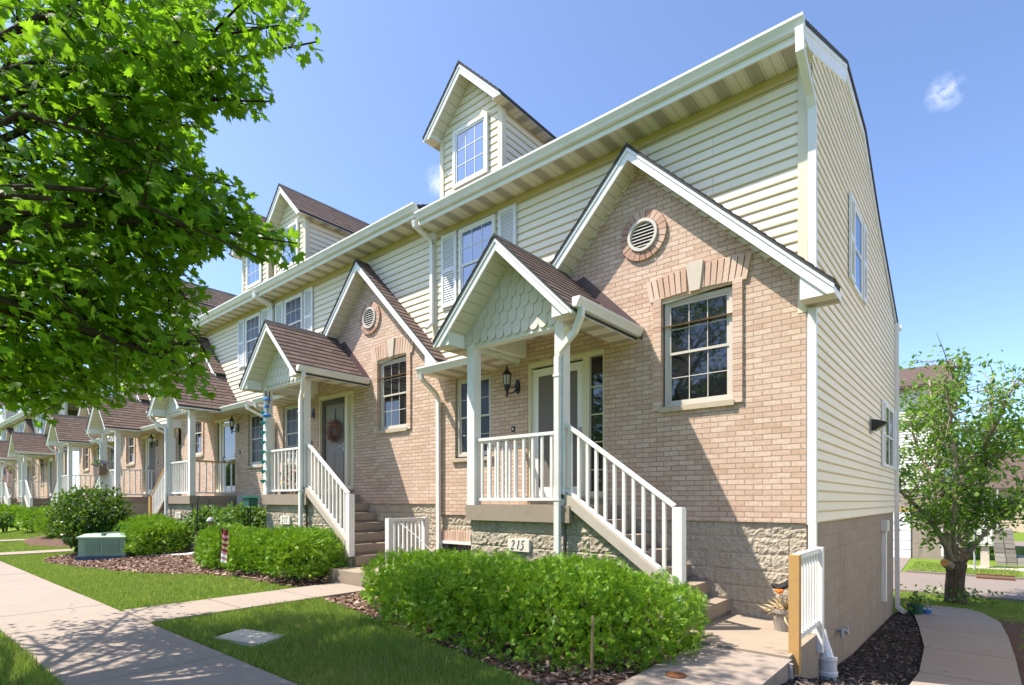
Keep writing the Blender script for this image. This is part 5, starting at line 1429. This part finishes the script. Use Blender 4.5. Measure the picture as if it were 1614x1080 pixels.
# ------------------------------------------------------------------ small things in the front beds
# pad-mounted transformer: ribbed box on a pad, turned 45 degrees
t = thing('transformer_box', 'pale green louvred transformer box on a dark blue pad beside the round bush', 'transformer', (-16.55, 4.15, -1.5))
t.rotation_euler = (0, 0, 0)
ax, ay = Vector((.665, .747, 0)), Vector((-.747, .665, 0)); o0 = Vector((-16.62, 3.95, -1.5))
def ob(mb, u0, u1, v0, v1, z0, z1, mi=0):
    c = [o0 + ax * u + ay * v + Vector((0, 0, z)) for z in (z0, z1) for u, v in ((u0, v0), (u1, v0), (u1, v1), (u0, v1))]
    mb.add(c, [(0, 3, 2, 1), (4, 5, 6, 7), (0, 1, 5, 4), (1, 2, 6, 5), (2, 3, 7, 6), (3, 0, 4, 7)], mi)
m = MB(); ob(m, -.58, .58, -.05, .75, -.05, .13); m.build('pad', 'pad_blue', t)
m = MB(); ob(m, -.54, .54, .0, .70, .131, .56); m.build('body', 'transformer_green', t)
m = MB()
c = [o0 + ax * u + ay * v + Vector((0, 0, z)) for u, v, z in ((-.57, -.04, .561), (.57, -.04, .561), (.57, .74, .561), (-.57, .74, .561), (-.57, -.04, .60), (.57, -.04, .60), (.57, .74, .60), (-.57, .74, .60), (-.46, .12, .675), (.46, .12, .675), (.46, .58, .675), (-.46, .58, .675))]
m.add(c, [(0, 1, 5, 4), (1, 2, 6, 5), (2, 3, 7, 6), (3, 0, 4, 7), (4, 5, 9, 8), (5, 6, 10, 9), (6, 7, 11, 10), (7, 4, 8, 11), (8, 9, 10, 11), (3, 2, 1, 0)])
ob(m, -.03, .03, .02, .70, .60, .70)
m.build('lid', 'transformer_green', t)
m = MB()
for k in range(6):
    for u0, u1 in ((-.40, -.04), (.04, .40)): ob(m, u0, u1, -.035, .0, .22 + k * .052, .24 + k * .052)
ob(m, -.02, .02, -.022, -.001, .19, .53)
m.build('louvres', 'transformer_green', t)
t = thing('junction_box', 'dark green utility box half hidden behind the transformer box', 'utility box', (-17.2, 4.9, -1.5))
o0 = Vector((-17.15, 4.55, -1.42))
m = MB(); ob(m, -.16, .62, .0, .40, 0, .72); ob(m, -.19, .65, -.03, .43, .721, .76); m.build('body', 'dark_green', t)
m = MB(); ob(m, .245, .255, -.012, -.001, .05, .70); m.build('door', 'transformer_green', t)
# white drain pipe lying in the mulch
m = MB(); m.tube([(-16.0, 4.55, -1.42), (-14.7, 5.15, -1.33), (-14.45, 5.3, -1.28)], .055, 10)
tag(m.build('drain_pipe', 'pvc_white'), 'white pipe lying on the mulch right of the transformer box', 'pipe')
# concrete well behind the shrubs
t = thing('window_well', 'low square concrete well under the pale shrubs', 'window well', (-15.4, 5.75, -1.4))
m = MB(); m.box(-15.75, -14.55, 5.55, 5.67, -1.6, -.78); m.box(-14.67, -14.55, 5.67, 7.1, -1.6, -.78); m.box(-15.75, -15.63, 5.67, 7.1, -1.6, -.78); m.build('wall', 'step_concrete', t)
# bird feeder on a shepherd's hook
g = gz(-13.4, 4.95)
t = thing('feeder_pole', 'thin black pole with a crook standing in the mulch', 'pole', (-13.4, 4.95, g))
m = MB(); m.tube([(-13.4, 4.95, g - .1), (-13.4, 4.95, .02), (-13.34, 4.98, .10), (-13.22, 5.04, .10), (-13.12, 5.08, .02), (-13.08, 5.1, -.10)], .012, 6); m.build('rod', 'black_iron', t)
t = thing('bird_feeder', 'small tube bird feeder hanging from the black crook', 'bird feeder', (-13.08, 5.1, -.5))
m = MB(); m.tube([(-13.08, 5.1, -.10), (-13.08, 5.1, -.36)], .004, 5); m.build('wire', 'black_iron', t)
m = MB(); m.lathe((-13.08, 5.1, -.72), [(.06, 0), (.06, .02), (.045, .03), (.045, .27), (.05, .27)], 12); m.build('tube', 'old_wood', t)
m = MB(); m.lathe((-13.08, 5.1, -.46), [(.085, 0), (.085, .02), (.06, .06), (.02, .095), (.004, .10)], 12); m.build('cap', 'grey_metal', t)
m = MB(); m.lathe((-13.08, 5.1, -.735), [(.085, 0), (.09, .015)], 12); m.build('tray', 'grey_metal', t)
# green house-shaped feeder on a post
g = gz(-11.75, 5.6)
t = thing('birdhouse', 'dark green birdhouse on a thin post left of the plaque 217', 'birdhouse', (-12.35, 5.65, g))
m = MB(); m.tube([(-12.35, 5.65, g - .1), (-12.35, 5.65, -.13)], .014, 6); m.build('post', 'black_iron', t)
m = MB(); m.box(-12.49, -12.21, 5.55, 5.75, -.12, .06); m.build('box', 'dark_green', t)
m = MB(); m.prism([(-12.54, .061), (-12.16, .061), (-12.22, .115), (-12.48, .115)], 5.52, 5.78); m.build('roof', 'dark_green', t)
# garden flag: banner on a wire stand
fx_, fy_ = -10.75, 4.36; g = gz(fx_, fy_)
t = thing('garden_flag', 'small maroon and pink garden flag on a wire stand before the hedge', 'flag', (fx_, fy_, g))
m = MB(); m.tube([(fx_, fy_, g - .1), (fx_, fy_, g + .92), (fx_ + .30, fy_ + .02, g + .92)], .008, 6); m.build('stand', 'black_iron', t)
m = MB(); n, k_ = 8, 12; bands = [0, 0, 1, 0, 2, 0, 2, 0, 1, 3, 1, 3]
for j in range(k_):
    for i in range(n):
        q = lambda a, b: (fx_ + .02 + .27 * a / n, fy_ + .01 + .02 * math.sin(a * .9 + b * .3), g + .90 - .62 * b / k_ + .015 * math.sin(a * .8))
        m.face([q(i, j + 1), q(i + 1, j + 1), q(i + 1, j), q(i, j)], bands[j])
m.build('banner', ['maroon', 'pink', 'tan', 'flag_white'], t)
# concrete lid in the lawn
t = tag((lambda m: (m.prism_z([(-6.27, 2.47), (-5.62, 2.66), (-5.78, 3.04), (-6.43, 2.86)], -1.56, -1.463), m.build('utility_lid', 'stone'))[1])(MB()), 'grey square concrete lid set in the shaded lawn', 'lid')
# bamboo stake in front of the big hedge
m = MB(); P_ = [(-2.47, 3.95, -1.62), (-2.47, 3.96, -1.25), (-2.465, 3.965, -.96)]
m.tube([Vector(P_[0]).lerp(Vector(P_[2]), f) for f in (0, .24, .25, .26, .5, .51, .52, .76, .77, .78, 1)], [.013, .012, .015, .012, .012, .015, .012, .011, .014, .011, .010], 8)
tag(m.build('bamboo_stake', 'old_wood'), 'thin brown bamboo stake before the largest hedge', 'stake')
# rusty access cap on the front path
m = MB(); m.lathe((-1.93, 4.40, -1.452), [(.085, 0), (.085, .008), (.06, .016), (.02, .02)], 18)
tag(m.build('access_cap', 'rust'), 'round rusty cap lying on the nearest concrete path', 'cap')
# flower pot with dry plant and a bird stake on the landing
t = thing('flower_pot', 'grey brown pot of dry grass at the house corner landing', 'flower pot', (-1.66, 6.62, -1.43))
m = MB(); m.lathe((-1.66, 6.62, -1.432), [(.085, 0), (.12, .20), (.135, .20), (.135, .24), (.115, .24), (.11, .20)], 16); m.build('pot', 'pot_plastic', t)
n = 150; P = np.array([-1.66, 6.62, -1.22]) + rng.normal(size=(n, 3)) * np.array([.05, .05, .01])
d, s_, nn = frames(rng.normal(size=(n, 3)) * np.array([1.1, 1.1, .7]) + np.array([0, 0, .45]), rng.normal(size=(n, 3)) + np.array([0, 0, 1]))
V, F = scatter([(-.02, 0, 0), (.02, 0, 0), (.015, .6, .05), (0, 1, -.12)], [(0, 1, 2, 3)], P, d, s_, nn, .17 * rng.uniform(.6, 1.3, n)); np_mesh('dry_grass', V, F, 'straw', t)
t = thing('bird_ornament', 'black and orange bird ornament on a stake in the corner pot', 'ornament', (-1.66, 6.62, -1.2))
m = MB(); m.tube([(-1.66, 6.62, -1.3), (-1.67, 6.62, -.99)], .005, 5); m.build('stake', 'grey_metal', t)
m = MB(); m.tube([(-1.79, 6.60, -.93), (-1.76, 6.60, -.94), (-1.70, 6.61, -.97), (-1.63, 6.62, -.93), (-1.56, 6.63, -.84), (-1.53, 6.63, -.78)], [.004, .026, .045, .038, .02, .004], 8); m.build('body', 'black_iron', t)
m = MB(); m.tube([(-1.74, 6.575, -.985), (-1.69, 6.575, -1.005), (-1.65, 6.58, -.985)], [.01, .032, .012], 8); m.build('breast', 'orange', t)
# drain standpipe beside the landing
t = thing('drain_standpipe', 'white and teal plastic standpipe under the corner downspout', 'pipe', (-1.27, 6.85, -1.95))
m = MB(); m.lathe((-1.27, 6.85, -2.18), [(.085, 0), (.085, .27)], 18); m.build('lower_pipe', 'pvc_teal', t)
m = MB(); m.lathe((-1.27, 6.85, -1.91), [(.088, 0), (.10, .01), (.10, .05), (.09, .06), (.09, .17), (.098, .18), (.098, .20), (.08, .20)], 18); m.build('collar', 'pvc_white', t)
m = MB(); m.tube([(-1.27, 6.85, -1.73), (-1.29, 6.88, -1.66), (-1.33, 6.95, -1.55), (-1.36, 7.0, -1.45)], [.07, .06, .048, .045], 10); m.build('spout', 'gutter_metal', t)
# thin metal stake at the front corner of the landing
m = MB(); m.tube([(-1.29, 5.40, -1.75), (-1.29, 5.40, -1.47), (-1.29, 5.40, -1.46)], [.012, .012, .02], 8)
tag(m.build('metal_stake', 'grey_metal'), 'short metal stake at the foot of the bare wooden post', 'stake')
# pots at the far back corner
for i, (x, y, mt, lb) in enumerate([(-1.12, 15.55, 'dark_green', 'dark green pot at the foot of the rear downspout'), (-.93, 15.75, 'blue', 'small bluish pot next to the dark green pot')]):
    g = gz(x, y); t = thing('plant_pot', lb, 'flower pot', (x, y, g)); m = MB(); r = .16 if i == 0 else .10
    m.lathe((x, y, g), [(r * .7, 0), (r, r * 1.5), (r * 1.08, r * 1.5), (r * 1.08, r * 1.75), (r * .9, r * 1.75)], 12); m.build('pot', mt, t)
    if i == 0:
        n = 90; P = np.array([x, y, g + .3]) + rng.normal(size=(n, 3)) * np.array([.12, .12, .08]); d, s_, nn = frames(rng.normal(size=(n, 3)) + np.array([0, 0, .6]), rng.normal(size=(n, 3)) + np.array([0, 0, 1])); V, F = scatter(LEAFQ, LQF, P, d, s_, nn, .12 * rng.uniform(.6, 1.3, n)); np_mesh('plant', V, F, 'light_shrub_leaf', t)['kind'] = 'stuff'
n = 60; P = np.stack([rng.uniform(-1.4, -1.0, n), rng.uniform(16.6, 17.3, n), np.zeros(n)], 1); P[:, 2] = [gz(a, b) + random.uniform(.05, .2) for a, b in P[:, :2]]
d, s_, nn = frames(rng.normal(size=(n, 3)), rng.normal(size=(n, 3)) * .5 + np.array([0, 0, 1])); V, F = scatter(LEAFQ, LQF, P, d, s_, nn, .10 * rng.uniform(.6, 1.3, n))
o = np_mesh('yellow_flowers', V, F, 'petal_yellow'); o['kind'] = 'stuff'

# ------------------------------------------------------------------ things hung on or standing on the porches
# wreath on the dark door of 217
wx, wy, wz = -11.46, 7.18, 1.62
t = thing('wreath', 'dry twig wreath hanging on the dark door of 217', 'wreath', (wx, wy, wz))
n = 520; a = rng.uniform(0, 6.283, n); rr = .155 + rng.normal(size=n) * .03
P = np.stack([wx + rr * np.cos(a), np.full(n, wy + .03) - rng.uniform(0, .06, n), wz + rr * np.sin(a)], 1)
d, s_, nn = frames(np.stack([np.cos(a) - .9 * np.sin(a), rng.normal(size=n) * .4 - .3, np.sin(a) + .9 * np.cos(a)], 1) + rng.normal(size=(n, 3)) * .4, rng.normal(size=(n, 3)))
V, F = scatter([(-.05, 0, 0), (.05, 0, 0), (.06, .7, .03), (0, 1, 0)], [(0, 1, 2, 3)], P, d, s_, nn, .13 * rng.uniform(.5, 1.3, n)); np_mesh('twigs', V, F, 'wreath_twig', t)
m = MB(); m.tube([(wx, wy + .03, wz + .19), (wx, wy + .03, wz + .50)], .006, 5); m.build('hanger', 'black_iron', t)
# hummingbird feeder and its bracket, teal cup chain on the left post
px_, py_ = -12.165, 5.87
t = thing('nectar_feeder', 'blue nectar feeder hanging in the porch of 217', 'bird feeder', (-11.80, 5.75, 2.0))
m = MB(); m.tube([(-12.09, 5.95, 2.20), (-12.09, 5.86, 2.34), (-11.93, 5.78, 2.40), (-11.80, 5.75, 2.36), (-11.80, 5.75, 2.26)], .010, 6); m.tube([(-12.09, 5.95, 2.16), (-12.09, 5.95, 2.42)], .012, 6); m.build('bracket', 'black_iron', t)
m = MB(); m.lathe((-11.80, 5.75, 1.88), [(.035, 0), (.035, .30)], 10); m.build('tube', 'lamp_glass', t)
m = MB(); m.lathe((-11.80, 5.75, 2.17), [(.085, 0), (.075, .03), (.02, .07), (.006, .09)], 12); m.build('cap', 'blue', t)
m = MB(); m.lathe((-11.80, 5.75, 1.80), [(.05, 0), (.09, .02), (.09, .05), (.04, .09)], 12); m.lathe((-11.80, 5.75, 2.0), [(.03, 0), (.055, .02), (.05, .06), (.03, .07)], 10); m.build('base', 'blue', t)
t = thing('cup_chain', 'hanging string of small teal cups on the left porch post of 217', 'wind chime', (-12.12, 5.80, 1.2))
m = MB(); m.tube([(-12.12, 5.82, 2.05), (-12.12, 5.82, .35)], .006, 5); m.build('chain', 'teal', t)
for k in range(8):
    z = 1.92 - k * .215; m = MB(); m.lathe((-12.12, 5.82, z), [(.012, -.03), (.04, 0), (.062, .045), (.055, .045), (.02, .0)], 10)
    m.tube([(-12.08, 5.82, z + .02), (-12.03, 5.82, z + .045), (-12.02, 5.82, z + .0)], .009, 5); m.build('cup', 'teal', t)
# potted flowers behind the porch railing of 217
t = thing('flower_planter', 'planter of red and yellow flowers behind the porch railing of 217', 'planter', (-11.7, 6.25, .14))
m = MB(); m.box(-11.98, -11.32, 6.15, 6.36, .14, .34); m.build('planter', 'planter_brown', t)
for mt, k in (('petal_red', 60), ('petal_yellow', 46), ('light_shrub_leaf', 150)):
    P = np.array([-11.65, 6.24, .52]) + rng.normal(size=(k, 3)) * np.array([.18, .06, .12]); d, s_, nn = frames(rng.normal(size=(k, 3)) + np.array([0, -.3, .5]), rng.normal(size=(k, 3))); V, F = scatter(LEAFQ, LQF, P, d, s_, nn, .085 * rng.uniform(.7, 1.3, k))
    np_mesh({'petal_red': 'red_flowers', 'petal_yellow': 'yellow_flowers'}.get(mt, 'leaves'), V, F, mt, t)['kind'] = 'stuff'
# flower box on the rail of the fourth porch
bx, by, bz = -24.55, 5.80, 1.02
t = thing('flower_box', 'brown window box of purple flowers hooked on a porch railing', 'flower box', (bx, by, bz))
m = MB(); m.prism([(bx - .42, bz + .22), (bx + .42, bz + .22), (bx + .36, bz - .08), (bx - .36, bz - .08)], by - .14, by + .08); m.build('box', 'planter_brown', t)
for mt, k, nm_ in (('petal_purple', 60, 'purple_flowers'), ('flag_white', 26, 'white_flowers'), ('light_shrub_leaf', 90, 'leaves')):
    P = np.array([bx, by - .03, bz + .28]) + rng.normal(size=(k, 3)) * np.array([.22, .07, .06]); d, s_, nn = frames(rng.normal(size=(k, 3)) + np.array([0, 0, .7]), rng.normal(size=(k, 3))); V, F = scatter(LEAFQ, LQF, P, d, s_, nn, .13 * rng.uniform(.7, 1.3, k)); np_mesh(nm_, V, F, mt, t)['kind'] = 'stuff'
# meter box on the wall of the third house
t = thing('meter_box', 'grey electric meter box on the brick wall by the glass door', 'meter', (-16.35, 7.05, .1))
m = MB(); m.box(-16.10, -15.78, 6.98, 7.148, -.32, .12); m.build('box', 'grey_metal', t)
m = MB(); m.tube([(-15.94, 7.09, -.32), (-15.94, 7.09, -1.3)], .035, 8); m.build('conduit', 'grey_metal', t)
# flag at the far left porch
t = thing('flag', 'stars and stripes flag slanting from a porch post at far left', 'flag', (-43.2, 5.5, 1.2))
m = MB(); a = Vector((-43.9, 5.8, 1.55)); b = Vector((-42.2, 5.0, 2.35)); m.tube([a, b], .016, 6); m.build('pole', 'pvc_white', t)
m = MB(); nx, ny = 26, 13; Wf, Hf = 1.55, 1.0
org = Vector((-43.6, 5.5, 2.25)); eu = Vector((.86, .18, -.48)).normalized(); ev = Vector((-.30, .05, -.95)).normalized(); en = eu.cross(ev)
q = lambda i, j: org + eu * (Wf * i / nx) + ev * (Hf * j / ny) + en * (.05 * math.sin(i * .55 + j * .2))
for j in range(ny):
    for i in range(nx): m.face([q(i, j + 1), q(i + 1, j + 1), q(i + 1, j), q(i, j)], 2 if (i < 10 and j < 7) else (0 if j % 2 == 0 else 1))
m.build('cloth', ['flag_red', 'flag_white', 'flag_navy'], t)
m = MB()
for r_ in range(9):
    for c_ in range(6 if r_ % 2 == 0 else 5):
        i, j = (c_ + (.5 if r_ % 2 == 0 else 1)) * 10 / 6, (r_ + .5) * 7 / 9
        for sg in (-1, 1):
            p = q(i, j) + en * .006 * sg; m.face([p + (eu * math.cos(k * 1.2566) + ev * math.sin(k * 1.2566)) * (.03) for k in range(5)])
m.build('stars', 'flag_white', t)

# ------------------------------------------------------------------ the back road side: far garage house, mailboxes, poles, far roofs
t = thing('garage_house', 'far house with white garage door behind the lopped tree', 'house', (-5, 33, -2.8))
m = MB(); m.box(-14, -1.28, 32.9, 42, -2.9, .55); m.build('lower_wall', 'smooth_block', t)
m = MB(); lap(m, lambda u, o, z: (u, 32.86 - o, z), lambda z: [(-14, -1.26)], .55, 5.4, .03); lap(m, lambda u, o, z: (-1.24 + o, u, z), lambda z: [(32.87, 42)], .55, 5.4, .03); m.box(-14, -1.25, 32.87, 42, .55, 5.4); m.build('upper_wall', ['far_siding', 'far_siding'], t)
m = MB(); m.prism_x([(32.4, 5.35), (37.4, 7.1), (42.5, 5.35), (42.5, 5.5), (37.4, 7.3), (32.4, 5.5)], -14.3, -1.0); m.build('roof', 'shingle', t)
m = MB(); m.box(-5.1, -2.55, 32.84, 32.90, -2.78, -.55)
for k in range(1, 5): m.box(-5.1, -2.55, 32.825, 32.84, -2.78 + .446 * k, -2.765 + .446 * k)
m.build('garage_door', 'garage_white', t)
m = MB(); m.box(-5.3, -2.35, 32.83, 32.89, -.54, -.36); m.build('lintel', 'raw_wood', t)
m = MB(); m.bar((-1.34, 32.78, 5.3), (-1.34, 32.78, -2.6), .09, .07, (0, 1, 0)); m.build('downspout', 'gutter_metal', t)
m = MB(); m.box(-4.6, -3.4, 32.80, 32.86, 2.2, 3.7); w_ = m.build('window', 'white_trim', t); m = MB(); m.box(-4.5, -3.5, 32.78, 32.81, 2.3, 3.6); m.build('pane', 'glass_dark', w_)
t = thing('mailbox', 'pale grey cluster mailbox on a post beyond the lopped tree', 'mailbox', (0.15, 30.2, -2.8))
m = MB(); m.box(-.10, .42, 29.9, 30.4, -1.85, -.45); m.prism_x([(29.86, -.45), (30.44, -.45), (30.38, -.38), (29.92, -.38)], -.13, .45); m.build('cabinet', 'mailbox_grey', t)
m = MB()
for k in range(4):
    for i in range(3): m.box(-.07 + .16 * i, .07 + .16 * i, 29.885, 29.899, -1.78 + .32 * k, -1.50 + .32 * k)
m.build('mail_doors', 'mailbox_grey', t)
m = MB(); m.box(.02, .30, 30.0, 30.28, -2.8, -1.85); m.box(-.6, 3.0, 29.6, 30.9, -2.86, -2.755); m.build('pedestal', 'stone', t)
for i, (x, y, h, lb) in enumerate([(-.16, 28.7, 3.1, 'thin grey sign pole just left of the mailbox'), (.62, 33.5, 3.3, 'thin grey pole standing behind the mailbox')]):
    m = MB(); m.tube([(x, y, -2.85), (x, y, -2.8 + h)], .035, 8); tag(m.build('pole', 'grey_metal'), lb, 'pole')
t = thing('storm_drain', 'rusty storm drain grate in the kerb by the mailbox', 'drain', (.6, 26.3, -2.76))
m = MB(); m.box(-.1, .95, 26.42, 26.50, -2.80, -2.66)
for k in range(5): m.box(-.1 + k * .25, -.06 + k * .25, 25.85, 26.42, -2.775, -2.735)
for k in range(3): m.box(-.1, .94, 25.86 + k * .26, 25.90 + k * .26, -2.772, -2.74)
m.build('grate', 'rust', t)
t = thing('retaining_wall', 'stacked grey stone wall end behind the mailbox', 'wall', (.95, 32, -2.8))
m = MB()
for k in range(8):
    x = .55 - .02 * k
    while x < 1.35 - .07 * k: m.box(x, x + .33, 32 + random.uniform(0, .03), 34, -2.85 + .2 * k, -2.85 + .2 * k + .188); x += .35
m.build('stones', 'retaining_stone', t)
leafmass('dark_shrub', 'dark green clipped shrub behind the far mailbox', (.1, 34.5, -1.7), (.9, .9, 1.1), 900, .16, False, 'shrub', mat='shrub_leaf')
t = thing('distant_house', 'distant low house with a brown roof at the right edge', 'house', (5, 66, -2.8))
m = MB(); m.box(-4, 20, 66, 76, -2.9, 1.0); m.build('wall', 'brick_trim', t)
m = MB(); m.prism_x([(65.2, .9), (71, 4.4), (77, .9), (77, 1.15), (71, 4.7), (65.2, 1.15)], -4.6, 20.6); m.build('roof', 'shingle', t)
m = MB()
for k in range(5): m.box(1 + k * 3.2, 2.3 + k * 3.2, 65.93, 66.0, -1.6, .1)
m.build('window', 'glass_dark', t)
for i, (c, r, n, lb) in enumerate([((-14, 58, 3), (5, 4, 5.5), 2600, 'tall tree far behind the garage house'), ((2, 84, 3.2), (6, 5, 5.5), 2400, 'far green tree beyond the distant brown roof'), ((10.5, 60, 1.5), (4, 4, 4), 1800, 'far tree right of the distant house')]):
    leafmass('far_tree', lb, c, r, n, .55)
leafmass('far_tree', 'tree closing the far left end of the row', left_end, (5, 5, 4.5), 1800, .6)
